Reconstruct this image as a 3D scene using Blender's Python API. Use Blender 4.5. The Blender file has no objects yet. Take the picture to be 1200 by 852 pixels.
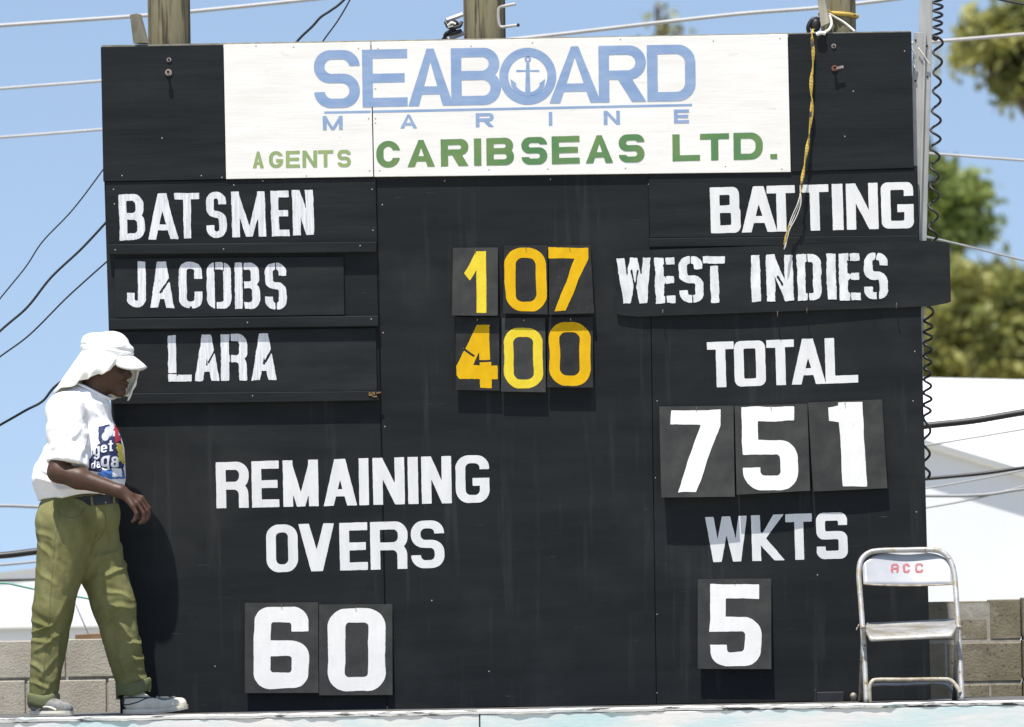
import bpy, bmesh, math, random
import numpy as np
from mathutils import Vector, Matrix
from mathutils.geometry import delaunay_2d_cdt
from mathutils.bvhtree import BVHTree

random.seed(7)
scn = bpy.context.scene
col = scn.collection
R = math.radians

# ------------------------------------------------------------------ camera
CAM_D, CAM_LENS = 30.0, 225.0
CAM = Vector((0.0, -CAM_D, 0.45))
TARGET = Vector((0.0, 0.0, 1.61))
ROLL = R(1.0)
fwd = (TARGET - CAM).normalized()
rgt0 = fwd.cross(Vector((0, 0, 1))).normalized()
upv0 = rgt0.cross(fwd).normalized()
rgt = rgt0 * math.cos(ROLL) - upv0 * math.sin(ROLL)
upv = upv0 * math.cos(ROLL) + rgt0 * math.sin(ROLL)
cam_data = bpy.data.cameras.new('camera')
cam = bpy.data.objects.new('camera', cam_data)
col.objects.link(cam)
cam.matrix_world = Matrix(((rgt.x, upv.x, -fwd.x, CAM.x), (rgt.y, upv.y, -fwd.y, CAM.y),
                           (rgt.z, upv.z, -fwd.z, CAM.z), (0, 0, 0, 1)))
cam_data.sensor_width = 36.0
cam_data.lens = CAM_LENS
cam_data.clip_start = 0.5
cam_data.clip_end = 5000
cam_data.dof.use_dof = True
cam_data.dof.focus_distance = CAM_D - 0.15
cam_data.dof.aperture_fstop = 4.8
scn.camera = cam

# ------------------------------------------------------------------ light
SUN_DIR = Vector((0.36, 1.0, -3.2)).normalized()       # the way the light travels
sun_el = math.asin(-SUN_DIR.z)
sun_az = math.atan2(-SUN_DIR.x, -SUN_DIR.y)             # from +Y towards +X
world = bpy.data.worlds.new('World')
scn.world = world
world.use_nodes = True
wn, wl = world.node_tree.nodes, world.node_tree.links
wn.clear()
sky = wn.new('ShaderNodeTexSky')
sky.sky_type = 'NISHITA'
sky.sun_disc = False
sky.sun_elevation = sun_el
sky.sun_rotation = sun_az
sky.altitude = 0
sky.air_density = 1.0
sky.dust_density = 0.3
sky.ozone_density = 2.0
tint = wn.new('ShaderNodeMixRGB'); tint.blend_type = 'MULTIPLY'; tint.inputs[0].default_value = 1
tint.inputs[2].default_value = (1.12, 1.0, 0.90, 1)
bg = wn.new('ShaderNodeBackground'); bg.inputs['Strength'].default_value = 0.14
wo = wn.new('ShaderNodeOutputWorld')
# look a little higher into the sky dome: the photo's sky stays blue down to the roofs
geo = wn.new('ShaderNodeTexCoord'); lift = wn.new('ShaderNodeVectorMath'); lift.operation = 'ADD'; lift.inputs[1].default_value = (0, 0, 0.20)
nrmv = wn.new('ShaderNodeVectorMath'); nrmv.operation = 'NORMALIZE'
wl.new(geo.outputs['Generated'], lift.inputs[0]); wl.new(lift.outputs[0], nrmv.inputs[0]); wl.new(nrmv.outputs[0], sky.inputs['Vector'])
wl.new(sky.outputs[0], tint.inputs[1]); wl.new(tint.outputs[0], bg.inputs['Color']); wl.new(bg.outputs[0], wo.inputs['Surface'])
sun_data = bpy.data.lights.new('sun', 'SUN')
sun_data.energy = 5.0
sun_data.angle = R(0.5)
sun_data.color = (1.0, 0.945, 0.875)
sun = bpy.data.objects.new('sun', sun_data)
col.objects.link(sun)
sun.location = (-5, -10, 30)
sun.rotation_euler = SUN_DIR.to_track_quat('-Z', 'Y').to_euler()
vs = scn.view_settings
vs.view_transform = 'Standard'
vs.look = 'None'
vs.gamma = 1
vs.use_curve_mapping = False
vs.exposure = 0.50

# ------------------------------------------------------------------ helpers
K = 36.0 / CAM_LENS / 1200.0
def P(px, py, Y=0.0):
    """point on the vertical plane at depth Y whose place in the 1200 px wide photo was measured as px, py"""
    d = fwd + rgt * ((px - 600) * K) - upv * ((py - 426) * K)
    return CAM + d * ((Y - CAM.y) / d.y)
def proj(v):
    d = v - CAM
    z = d.dot(fwd)
    return 600 + d.dot(rgt) / z / K, 426 - d.dot(upv) / z / K
Z0 = P(600, 829, 0).z                       # deck height
def Pz(px, Y, z=None):
    """point at depth Y and height z standing at picture column px"""
    z = Z0 if z is None else z
    py = 829.0
    for _ in range(6):
        v = P(px, py, Y)
        py += (v.z - z) * 250
    return P(px, py, Y)

ORG = {}
def origin(o):
    return ORG.get(o.name, Vector((0, 0, 0)))
def tag(o, label=None, cat=None, group=None, kind=None):
    if label: o['label'] = label
    if cat: o['category'] = cat
    if group: o['group'] = group
    if kind: o['kind'] = kind
    return o
def empty(name, loc, label, cat, group=None):
    o = bpy.data.objects.new(name, None)
    col.objects.link(o)
    o.empty_display_size = 0.1
    o.location = loc
    ORG[o.name] = Vector(loc)
    return tag(o, label, cat, group)
def obj(name, verts, faces, mat, parent=None, smooth=False, base=None):
    vv = [Vector(v) for v in verts]
    if parent is not None:
        org = origin(parent)
    else:
        if base is None:
            xs = [v.x for v in vv]; ys = [v.y for v in vv]; zs = [v.z for v in vv]
            base = Vector(((min(xs) + max(xs)) / 2, (min(ys) + max(ys)) / 2, min(zs)))
        org = Vector(base)
    me = bpy.data.meshes.new(name)
    me.from_pydata([v - org for v in vv], [], [list(f) for f in faces])
    me.validate()
    me.update()
    if smooth:
        me.polygons.foreach_set('use_smooth', [True] * len(me.polygons))
    for m in (mat if isinstance(mat, (list, tuple)) else [mat]):
        me.materials.append(m)
    o = bpy.data.objects.new(name, me)
    col.objects.link(o)
    if parent is not None:
        o.parent = parent
    else:
        o.location = org
    ORG[o.name] = org
    return o

class MB:
    def __init__(s):
        s.v = []; s.f = []
    def add(s, vs_, fs_):
        n = len(s.v)
        s.v += [Vector(v) for v in vs_]
        s.f += [[i + n for i in f] for f in fs_]
        return s
    def hexa(s, front, back):
        """front, back: TL TR BR BL"""
        return s.add(list(front) + list(back), [(3, 2, 1, 0), (4, 5, 6, 7), (0, 1, 5, 4), (1, 2, 6, 5), (2, 3, 7, 6), (3, 0, 4, 7)])
    def box(s, c, d, rot=None):
        c = Vector(c); hx, hy, hz = d[0] / 2, d[1] / 2, d[2] / 2
        m = rot if rot else Matrix.Identity(3)
        p = lambda x, y, z: c + m @ Vector((x * hx, y * hy, z * hz))
        return s.hexa([p(-1, -1, 1), p(1, -1, 1), p(1, -1, -1), p(-1, -1, -1)], [p(-1, 1, 1), p(1, 1, 1), p(1, 1, -1), p(-1, 1, -1)])
    def quad(s, pts, Y, thick, sub=None):
        """panel from four measured picture corners (TL TR BR BL), front at Y (number or function), going back by thick"""
        yf = Y if callable(Y) else (lambda u, v: Y)
        uv = [(0, 0), (1, 0), (1, 1), (0, 1)]
        fr = [P(p[0], p[1], yf(*u)) for p, u in zip(pts, uv)]
        bk = [f + Vector((0, thick, 0)) for f in fr]
        return s.hexa(fr, bk)
    def tube(s, pts, r, n=8, cap=True):
        pts = [Vector(p) for p in pts]
        rs = r if isinstance(r, (list, tuple)) else [r] * len(pts)
        t0 = (pts[1] - pts[0]).normalized()
        ref = Vector((0, 0, 1)) if abs(t0.z) < 0.9 else Vector((1, 0, 0))
        nrm = t0.cross(ref).normalized()
        rings = []
        vs_ = []
        for i, p in enumerate(pts):
            a = pts[max(i - 1, 0)]; b = pts[min(i + 1, len(pts) - 1)]
            t = (b - a)
            t = t.normalized() if t.length > 1e-9 else t0
            nrm = (nrm - t * nrm.dot(t))
            nrm = nrm.normalized() if nrm.length > 1e-6 else t.orthogonal().normalized()
            bn = t.cross(nrm)
            for k in range(n):
                an = 2 * math.pi * k / n
                vs_.append(p + (nrm * math.cos(an) + bn * math.sin(an)) * rs[i])
        fs_ = []
        for i in range(len(pts) - 1):
            for k in range(n):
                k2 = (k + 1) % n
                fs_.append((i * n + k, i * n + k2, (i + 1) * n + k2, (i + 1) * n + k))
        if cap:
            fs_.append(tuple(range(n - 1, -1, -1)))
            m = (len(pts) - 1) * n
            fs_.append(tuple(range(m, m + n)))
        return s.add(vs_, fs_)
    def ball(s, c, r, n=10, sc=(1, 1, 1)):
        c = Vector(c); vs_ = []; fs_ = []
        for i in range(n + 1):
            th = math.pi * i / n
            for k in range(2 * n):
                ph = math.pi * k / n
                vs_.append(c + Vector((r * sc[0] * math.sin(th) * math.cos(ph), r * sc[1] * math.sin(th) * math.sin(ph), r * sc[2] * math.cos(th))))
        m = 2 * n
        for i in range(n):
            for k in range(m):
                fs_.append((i * m + k, (i + 1) * m + k, (i + 1) * m + (k + 1) % m, i * m + (k + 1) % m))
        return s.add(vs_, fs_)
    def build(s, name, mat, parent=None, smooth=False, bevel=0, base=None):
        o = obj(name, s.v, s.f, mat, parent, smooth, base)
        if bevel:
            b = o.modifiers.new('bevel', 'BEVEL'); b.width = bevel; b.segments = 2; b.limit_method = 'ANGLE'
        return o

def spline(pts, n=8):
    """Catmull-Rom through points"""
    pts = [Vector(p) for p in pts]
    out = []
    for i in range(len(pts) - 1):
        p0 = pts[max(i - 1, 0)]; p1 = pts[i]; p2 = pts[i + 1]; p3 = pts[min(i + 2, len(pts) - 1)]
        for k in range(n):
            t = k / n
            out.append(0.5 * ((2 * p1) + (p2 - p0) * t + (2 * p0 - 5 * p1 + 4 * p2 - p3) * t * t + (3 * p1 - p0 - 3 * p2 + p3) * t ** 3))
    out.append(pts[-1])
    return out

# ------------------------------------------------------------------ materials
def mat(name, c1, c2=None, scale=(8, 8, 8), rough=0.6, bump=0.0, bscale=(40, 40, 40), metal=0.0, contrast=(0.35, 0.65), detail=6,
        spots=None, spot_scale=(30, 30, 30), spot_at=(0.68, 0.72), spec=0.5, bdist=0.004, trans=None, seed=0.0):
    m = bpy.data.materials.new(name)
    m.use_nodes = True
    nt = m.node_tree; N = nt.nodes; L = nt.links
    b = N['Principled BSDF']
    b.inputs['Roughness'].default_value = rough
    b.inputs['Metallic'].default_value = metal
    b.inputs['Specular IOR Level'].default_value = spec
    tc = N.new('ShaderNodeTexCoord')
    def noise(sc, dt, off=0):
        mp = N.new('ShaderNodeMapping'); mp.inputs['Scale'].default_value = sc
        mp.inputs['Location'].default_value = (off + seed, off * 1.7 + seed, off * 0.6)
        L.new(tc.outputs['Object'], mp.inputs[0])
        nz = N.new('ShaderNodeTexNoise'); nz.inputs['Scale'].default_value = 1; nz.inputs['Detail'].default_value = dt
        nz.inputs['Roughness'].default_value = 0.6
        L.new(mp.outputs[0], nz.inputs['Vector'])
        return nz.outputs['Fac']
    def ramp(src, a, z):
        r = N.new('ShaderNodeMapRange'); r.inputs['From Min'].default_value = a; r.inputs['From Max'].default_value = z
        L.new(src, r.inputs['Value']); return r.outputs[0]
    c2 = c2 or c1
    mx = N.new('ShaderNodeMixRGB'); mx.inputs[1].default_value = (*c1, 1); mx.inputs[2].default_value = (*c2, 1)
    L.new(ramp(noise(scale, detail), *contrast), mx.inputs[0])
    out = mx.outputs[0]
    for i, sp in enumerate(spots or []):
        sc, sscale, sat = (sp, spot_scale, spot_at) if not isinstance(sp, dict) else (sp['c'], sp['s'], sp['at'])
        m2 = N.new('ShaderNodeMixRGB'); m2.inputs[2].default_value = (*sc, 1)
        L.new(out, m2.inputs[1]); L.new(ramp(noise(sscale, 4, 5 + 3 * i), *sat), m2.inputs[0])
        out = m2.outputs[0]
    L.new(out, b.inputs['Base Color'])
    if bump:
        bp = N.new('ShaderNodeBump'); bp.inputs['Strength'].default_value = bump; bp.inputs['Distance'].default_value = bdist
        L.new(noise(bscale, 8, 2), bp.inputs['Height']); L.new(bp.outputs[0], b.inputs['Normal'])
    return m

M = {}
M['board'] = mat('black_board_paint', (0.0108, 0.0128, 0.0138), (0.0165, 0.0185, 0.0195), (1.2, 1, 9), 0.62, 0.15, (6, 6, 160), bdist=0.003,
                 spots=[dict(c=(0.027, 0.029, 0.030), s=(1.7, 1.7, 2.0), at=(0.5, 0.8)), dict(c=(0.036, 0.038, 0.039), s=(17, 17, 1.1), at=(0.58, 0.85)), dict(c=(0.009, 0.010, 0.011), s=(3, 3, 4), at=(0.64, 0.85)), dict(c=(0.07, 0.072, 0.072), s=(9, 9, 110), at=(0.70, 0.78)), dict(c=(0.13, 0.13, 0.125), s=(60, 60, 60), at=(0.775, 0.79))], spec=0.12)
M['board2'] = mat('black_strip_paint', (0.0108, 0.013, 0.0138), (0.019, 0.0213, 0.0225), (1.5, 1, 14), 0.6, 0.3, (5, 5, 190), bdist=0.003,
                  spots=[dict(c=(0.10, 0.10, 0.095), s=(70, 70, 50), at=(0.765, 0.78))], spec=0.12)
M['plate'] = mat('black_plate_paint', (0.013, 0.015, 0.016), (0.022, 0.024, 0.025), (3, 3, 12), 0.6, 0.2, (10, 10, 150), bdist=0.002,
                 spots=[dict(c=(0.09, 0.09, 0.085), s=(80, 80, 60), at=(0.76, 0.78))], spec=0.12)
M['card'] = mat('worn_grey_black_card', (0.031, 0.033, 0.033), (0.052, 0.053, 0.05), (9, 9, 9), 0.65, 0.25, (60, 60, 60), bdist=0.002,
                spots=[dict(c=(0.19, 0.19, 0.18), s=(130, 130, 130), at=(0.72, 0.75))], spec=0.12)
M['card_dark'] = mat('worn_black_card', (0.016, 0.017, 0.018), (0.03, 0.031, 0.031), (12, 12, 12), 0.65, 0.25, (60, 60, 60), bdist=0.002,
                     spots=[dict(c=(0.2, 0.2, 0.19), s=(110, 110, 110), at=(0.70, 0.73))], spec=0.12)
M['letter'] = mat('white_lettering_paint', (0.64, 0.645, 0.645), (0.73, 0.73, 0.715), (18, 18, 5), 0.7, 0.1, (20, 20, 200),
                  spots=[dict(c=(0.55, 0.55, 0.55), s=(60, 60, 40), at=(0.68, 0.8))])
M['letter_grey'] = mat('brushed_white_lettering', (0.52, 0.54, 0.56), (0.78, 0.78, 0.79), (160, 30, 7), 0.6, 0.1, (20, 20, 200),
                       spots=[dict(c=(0.5, 0.51, 0.51), s=(25, 25, 25), at=(0.6, 0.75))])
M['letter_stencil'] = mat('stencilled_white_paint', (0.58, 0.6, 0.61), (0.76, 0.76, 0.75), (30, 30, 14), 0.65, 0.1, (20, 20, 200),
                          spots=[dict(c=(0.25, 0.25, 0.25), s=(140, 140, 140), at=(0.72, 0.76))])
M['numeral_white'] = mat('white_numeral_paint', (0.69, 0.685, 0.66), (0.755, 0.75, 0.73), (20, 20, 9), 0.7, 0.1, (20, 20, 120),
                         spots=[dict(c=(0.66, 0.64, 0.58), s=(22, 22, 26), at=(0.62, 0.74)), dict(c=(0.4, 0.4, 0.38), s=(120, 120, 120), at=(0.76, 0.78))])
M['numeral_orange'] = mat('amber_numeral_paint', (0.56, 0.325, 0.003), (0.64, 0.38, 0.004), (22, 22, 14), 0.7, 0.1, (60, 60, 60),
                          spots=[dict(c=(0.4, 0.19, 0.01), s=(100, 100, 100), at=(0.7, 0.76))])
M['numeral_yellow'] = mat('yellow_numeral_paint', (0.60, 0.46, 0.025), (0.68, 0.53, 0.04), (22, 22, 14), 0.7, 0.1, (60, 60, 60),
                          spots=[dict(c=(0.5, 0.36, 0.03), s=(60, 60, 60), at=(0.66, 0.76))])
M['sign_white'] = mat('white_sign_paint', (0.74, 0.72, 0.675), (0.80, 0.785, 0.75), (3, 3, 20), 0.65, 0.2, (6, 6, 140), bdist=0.003,
                      spots=[dict(c=(0.6, 0.58, 0.53), s=(9, 9, 40), at=(0.66, 0.8)), dict(c=(0.3, 0.29, 0.26), s=(45, 45, 90), at=(0.77, 0.80))])
M['sign_blue'] = mat('faded_blue_sign_paint', (0.215, 0.315, 0.50), (0.28, 0.375, 0.54), (6, 6, 22), 0.55, 0.1, (20, 20, 100),
                     spots=[dict(c=(0.5, 0.55, 0.66), s=(16, 16, 60), at=(0.7, 0.82))])
M['sign_green'] = mat('faded_green_sign_paint', (0.075, 0.20, 0.085), (0.165, 0.255, 0.09), (2.2, 2.2, 3), 0.55, 0.1, (20, 20, 100))
M['sign_olive'] = mat('faded_olive_sign_paint', (0.30, 0.38, 0.15), (0.24, 0.34, 0.15), (5, 5, 5), 0.55)
M['timber'] = mat('weathered_pole_timber', (0.15, 0.125, 0.065), (0.24, 0.215, 0.13), (14, 14, 1.5), 0.8, 0.7, (40, 40, 3), bdist=0.01,
                  spots=[dict(c=(0.045, 0.04, 0.022), s=(30, 30, 2.0), at=(0.52, 0.64)), dict(c=(0.2, 0.22, 0.14), s=(6, 6, 4), at=(0.55, 0.75))])
M['timber_grey'] = mat('grey_batten_timber', (0.2, 0.18, 0.13), (0.32, 0.3, 0.23), (20, 20, 4), 0.8, 0.5, (60, 60, 8))
M['timber_brown'] = mat('brown_plank_timber', (0.17, 0.1, 0.055), (0.28, 0.18, 0.1), (4, 20, 20), 0.8, 0.5, (8, 60, 60))
M['splinter'] = mat('splintered_wood', (0.09, 0.05, 0.02), (0.34, 0.2, 0.07), (120, 120, 120), 0.8)
M['galv'] = mat('galvanised_steel', (0.34, 0.34, 0.33), (0.44, 0.44, 0.42), (25, 25, 5), 0.55, 0.1, (40, 40, 10), metal=0.2,
                spots=[dict(c=(0.3, 0.29, 0.26), s=(40, 40, 20), at=(0.66, 0.75))])
M['rubber'] = mat('black_rubber', (0.012, 0.012, 0.014), (0.02, 0.02, 0.022), rough=0.5)
M['cable'] = mat('black_cable', (0.012, 0.013, 0.016), (0.02, 0.021, 0.024), rough=0.5)
M['wire_pale'] = mat('pale_wire', (0.36, 0.35, 0.34), (0.42, 0.41, 0.4), rough=0.5)
M['wire_grey'] = mat('grey_wire', (0.25, 0.26, 0.27), (0.3, 0.31, 0.32), rough=0.5)
M['wire_green'] = mat('green_wire', (0.1, 0.3, 0.24), (0.14, 0.36, 0.28), rough=0.5)
M['rope_yellow'] = mat('yellow_strap', (0.50, 0.35, 0.05), (0.42, 0.30, 0.06), (20, 20, 20), 0.7, spots=[dict(c=(0.05, 0.04, 0.03), s=(26, 26, 11), at=(0.56, 0.6))])
M['cord_white'] = mat('white_cord', (0.72, 0.7, 0.64), (0.6, 0.58, 0.52), rough=0.7)
M['bolt'] = mat('rusty_bolt', (0.2, 0.15, 0.12), (0.42, 0.38, 0.35), (90, 90, 90), 0.5, metal=0.4)
M['bolt_rust'] = mat('rusted_bolt_head', (0.2, 0.07, 0.035), (0.12, 0.06, 0.04), (90, 90, 90), 0.7)
M['hole'] = mat('dark_hole', (0.004, 0.004, 0.004))
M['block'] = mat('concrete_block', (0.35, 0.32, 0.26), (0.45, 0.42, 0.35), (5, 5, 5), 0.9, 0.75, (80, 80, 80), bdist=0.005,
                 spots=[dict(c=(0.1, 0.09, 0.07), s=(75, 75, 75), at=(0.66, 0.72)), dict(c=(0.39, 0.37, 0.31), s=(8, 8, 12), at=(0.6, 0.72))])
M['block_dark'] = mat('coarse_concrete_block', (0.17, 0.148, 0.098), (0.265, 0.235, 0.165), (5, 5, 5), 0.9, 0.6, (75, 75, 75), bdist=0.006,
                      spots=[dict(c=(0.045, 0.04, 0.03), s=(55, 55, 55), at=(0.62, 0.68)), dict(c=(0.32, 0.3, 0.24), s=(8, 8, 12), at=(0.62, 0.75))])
M['mortar'] = mat('mortar', (0.3, 0.28, 0.23), (0.4, 0.38, 0.33), (20, 20, 20), 0.95, 0.6, (60, 60, 60))
M['deck_white'] = mat('flaking_white_deck_paint', (0.62, 0.62, 0.6), (0.75, 0.75, 0.73), (3, 3, 30), 0.7, 0.5, (20, 20, 80),
                      spots=[dict(c=(0.03, 0.03, 0.028), s=(7, 30, 60), at=(0.54, 0.60)), dict(c=(0.3, 0.42, 0.42), s=(3, 5, 20), at=(0.6, 0.7))])
M['fascia'] = mat('pale_mural_paint', (0.66, 0.66, 0.65), (0.36, 0.60, 0.62), (1.3, 1.3, 5), 0.6, 0.3, (10, 10, 60), contrast=(0.44, 0.66), seed=3.1,
                  spots=[dict(c=(0.74, 0.70, 0.66), s=(1.6, 1.6, 3), at=(0.5, 0.65)), dict(c=(0.4, 0.36, 0.28), s=(14, 14, 60), at=(0.73, 0.8))])
M['deck_wood'] = mat('dark_deck_boards', (0.06, 0.058, 0.055), (0.14, 0.135, 0.125), (3, 20, 20), 0.85, 0.4, (8, 60, 60))
M['shed_white'] = mat('white_shed_roof', (0.8, 0.8, 0.79), (0.84, 0.84, 0.83), (0.6, 0.6, 0.6), 0.6)
M['shed_wall'] = mat('pale_shed_wall', (0.74, 0.76, 0.78), (0.8, 0.81, 0.82), (0.5, 0.5, 0.5), 0.8)
M['tent'] = mat('white_tent_fabric', (0.82, 0.83, 0.84), (0.87, 0.87, 0.87), (0.7, 0.7, 0.7), 0.7)
M['ground'] = mat('fill_lightened_dry_grass', (0.27, 0.245, 0.17), (0.40, 0.36, 0.27), (0.3, 0.3, 0.3), 0.95, 0.5, (4, 4, 4), bdist=0.05,
                  spots=[dict(c=(0.12, 0.14, 0.05), s=(1.5, 1.5, 1.5), at=(0.56, 0.66))])  # dry grass out of view, its colour lightened to bounce warm fill light
M['bark'] = mat('grey_brown_bark', (0.1, 0.08, 0.055), (0.2, 0.17, 0.13), (5, 5, 1.5), 0.9, 0.7, (14, 14, 4), bdist=0.03)
def leafmat(name, a, b_):
    m = bpy.data.materials.new(name); m.use_nodes = True
    nt = m.node_tree; N = nt.nodes; L = nt.links; N.clear()
    at = N.new('ShaderNodeAttribute'); at.attribute_name = 'tone'
    mx = N.new('ShaderNodeMixRGB'); mx.inputs[1].default_value = (*a, 1); mx.inputs[2].default_value = (*b_, 1)
    L.new(at.outputs['Fac'], mx.inputs[0])
    d = N.new('ShaderNodeBsdfPrincipled'); d.inputs['Roughness'].default_value = 0.55
    t = N.new('ShaderNodeBsdfTranslucent')
    L.new(mx.outputs[0], d.inputs['Base Color']); L.new(mx.outputs[0], t.inputs['Color'])
    ms = N.new('ShaderNodeMixShader'); ms.inputs[0].default_value = 0.35
    L.new(d.outputs[0], ms.inputs[1]); L.new(t.outputs[0], ms.inputs[2])
    o = N.new('ShaderNodeOutputMaterial'); L.new(ms.outputs[0], o.inputs[0])
    return m
M['leaf_olive'] = leafmat('olive_leaves', (0.14, 0.165, 0.035), (0.43, 0.415, 0.13))
M['leaf_green'] = leafmat('green_leaves', (0.10, 0.15, 0.03), (0.33, 0.39, 0.10))
M['skin'] = mat('dark_brown_skin', (0.052, 0.024, 0.014), (0.075, 0.036, 0.021), (25, 25, 25), 0.5, 0.15, (220, 220, 220), bdist=0.001, spec=0.4)
M['nail'] = mat('finger_nail', (0.3, 0.17, 0.12), rough=0.4)
M['eye'] = mat('eye_white', (0.6, 0.56, 0.5), rough=0.2)
M['shirt'] = mat('white_cotton', (0.78, 0.78, 0.80), (0.82, 0.82, 0.83), (6, 6, 6), 0.9, 0.4, (24, 24, 13), bdist=0.014, spec=0.2)
M['cap'] = mat('white_cap_cotton', (0.80, 0.80, 0.78), (0.84, 0.84, 0.82), (10, 10, 10), 0.9, 0.45, (34, 34, 60), bdist=0.010, spec=0.2)
M['drape'] = mat('cream_white_cloth', (0.78, 0.77, 0.71), (0.83, 0.82, 0.77), (8, 8, 8), 0.9, 0.45, (36, 36, 14), bdist=0.012, spec=0.2)
M['trousers'] = mat('olive_trouser_cotton', (0.12, 0.122, 0.042), (0.19, 0.184, 0.080), (5, 5, 3), 0.9, 0.5, (45, 45, 30), bdist=0.006, spec=0.15,
                    spots=[dict(c=(0.22, 0.215, 0.10), s=(7, 7, 3), at=(0.5, 0.8))])
M['cuff'] = mat('cuff_inside_cotton', (0.11, 0.125, 0.06), (0.16, 0.17, 0.09), (9, 9, 9), 0.9, 0.4, (60, 60, 60), spec=0.15)
M['belt'] = mat('black_leather_belt', (0.012, 0.012, 0.015), (0.025, 0.025, 0.03), (30, 30, 30), 0.45, 0.2, (90, 90, 90))
M['buckle'] = mat('belt_buckle_metal', (0.55, 0.54, 0.5), rough=0.35, metal=0.8)
M['shoe'] = mat('cream_white_shoe_leather', (0.56, 0.52, 0.40), (0.66, 0.635, 0.54), (14, 14, 14), 0.6, 0.2, (60, 60, 60),
                spots=[dict(c=(0.6, 0.5, 0.28), s=(12, 12, 20), at=(0.58, 0.7))])
M['shoe_grey'] = mat('grey_shoe_mesh', (0.12, 0.12, 0.115), (0.24, 0.24, 0.225), (60, 60, 60), 0.8, 0.3, (180, 180, 180))
M['shoe_dark'] = mat('dark_shoe_trim', (0.03, 0.03, 0.035), (0.06, 0.06, 0.06), rough=0.6)
M['print_navy'] = mat('navy_shirt_print', (0.012, 0.02, 0.075), (0.022, 0.035, 0.11), (20, 20, 20), 0.8)
M['print_blue'] = mat('blue_shirt_print', (0.05, 0.12, 0.42), (0.06, 0.2, 0.55), (20, 20, 20), 0.8)
M['print_red'] = mat('red_shirt_print', (0.36, 0.012, 0.035), (0.44, 0.02, 0.06), (20, 20, 20), 0.8)
M['print_yellow'] = mat('yellow_shirt_print', (0.5, 0.43, 0.05), (0.30, 0.27, 0.06), (90, 90, 90), 0.8)
M['print_white'] = mat('white_shirt_print', (0.72, 0.74, 0.78), rough=0.8)
M['print_grey'] = mat('grey_shirt_print', (0.5, 0.52, 0.57), rough=0.8)
M['chair'] = mat('worn_grey_white_chair_paint', (0.30, 0.30, 0.29), (0.42, 0.42, 0.42), (10, 10, 10), 0.4, 0.1, (60, 60, 60), metal=0.15,
                 spots=[dict(c=(0.30, 0.26, 0.17), s=(26, 26, 16), at=(0.52, 0.64)), dict(c=(0.12, 0.08, 0.04), s=(70, 70, 50), at=(0.62, 0.66))])
M['chair_back'] = mat('pale_chair_back_paint', (0.34, 0.352, 0.375), (0.42, 0.43, 0.45), (5, 5, 8), 0.35, 0.05, (30, 30, 30), metal=0.1,
                      spots=[dict(c=(0.35, 0.28, 0.18), s=(50, 50, 60), at=(0.74, 0.77))])
M['chair_seat'] = mat('rust_stained_chair_paint', (0.26, 0.26, 0.25), (0.40, 0.40, 0.39), (14, 14, 14), 0.45, 0.15, (60, 60, 60), metal=0.1,
                      spots=[dict(c=(0.20, 0.17, 0.115), s=(7, 7, 24), at=(0.42, 0.72)), dict(c=(0.10, 0.075, 0.045), s=(60, 60, 60), at=(0.62, 0.68))])
M['chair_rust'] = mat('rusty_chair_paint', (0.24, 0.18, 0.1), (0.46, 0.43, 0.36), (22, 22, 22), 0.6, 0.2, (60, 60, 60),
                      spots=[dict(c=(0.1, 0.06, 0.03), s=(45, 45, 45), at=(0.62, 0.68))])
M['chair_red'] = mat('red_stencil_paint', (0.30, 0.045, 0.06), (0.38, 0.12, 0.13), (90, 90, 90), 0.6)

for nm in ('letter', 'letter_grey', 'letter_stencil', 'numeral_white', 'numeral_orange', 'numeral_yellow', 'sign_white', 'sign_blue', 'sign_green', 'sign_olive'):
    M[nm].node_tree.nodes['Principled BSDF'].inputs['Specular IOR Level'].default_value = 0.15
# ------------------------------------------------------------------ lettering: letter shapes as distance fields, traced into outlines
def vnoise(p, seed=0):
    """value noise in [-1,1] on an (..., 3) or (..., 2) array"""
    p = np.asarray(p, dtype=np.float64)
    if p.shape[-1] == 2:
        p = np.concatenate([p, np.zeros(p.shape[:-1] + (1,))], -1)
    i = np.floor(p).astype(np.int64); f = p - i
    f = f * f * (3 - 2 * f)
    def h(a, b, c):
        n = (a * 374761393 + b * 668265263 + c * 2147483647 + seed * 974711) & 0xffffffff
        n = ((n ^ (n >> 13)) * 1274126177) & 0xffffffff
        n = n ^ (n >> 16)
        return (n & 0xffff) / 32767.5 - 1
    r = 0
    for dx in (0, 1):
        for dy in (0, 1):
            for dz in (0, 1):
                w = (f[..., 0] if dx else 1 - f[..., 0]) * (f[..., 1] if dy else 1 - f[..., 1]) * (f[..., 2] if dz else 1 - f[..., 2])
                r = r + w * h(i[..., 0] + dx, i[..., 1] + dy, i[..., 2] + dz)
    return r

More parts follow.
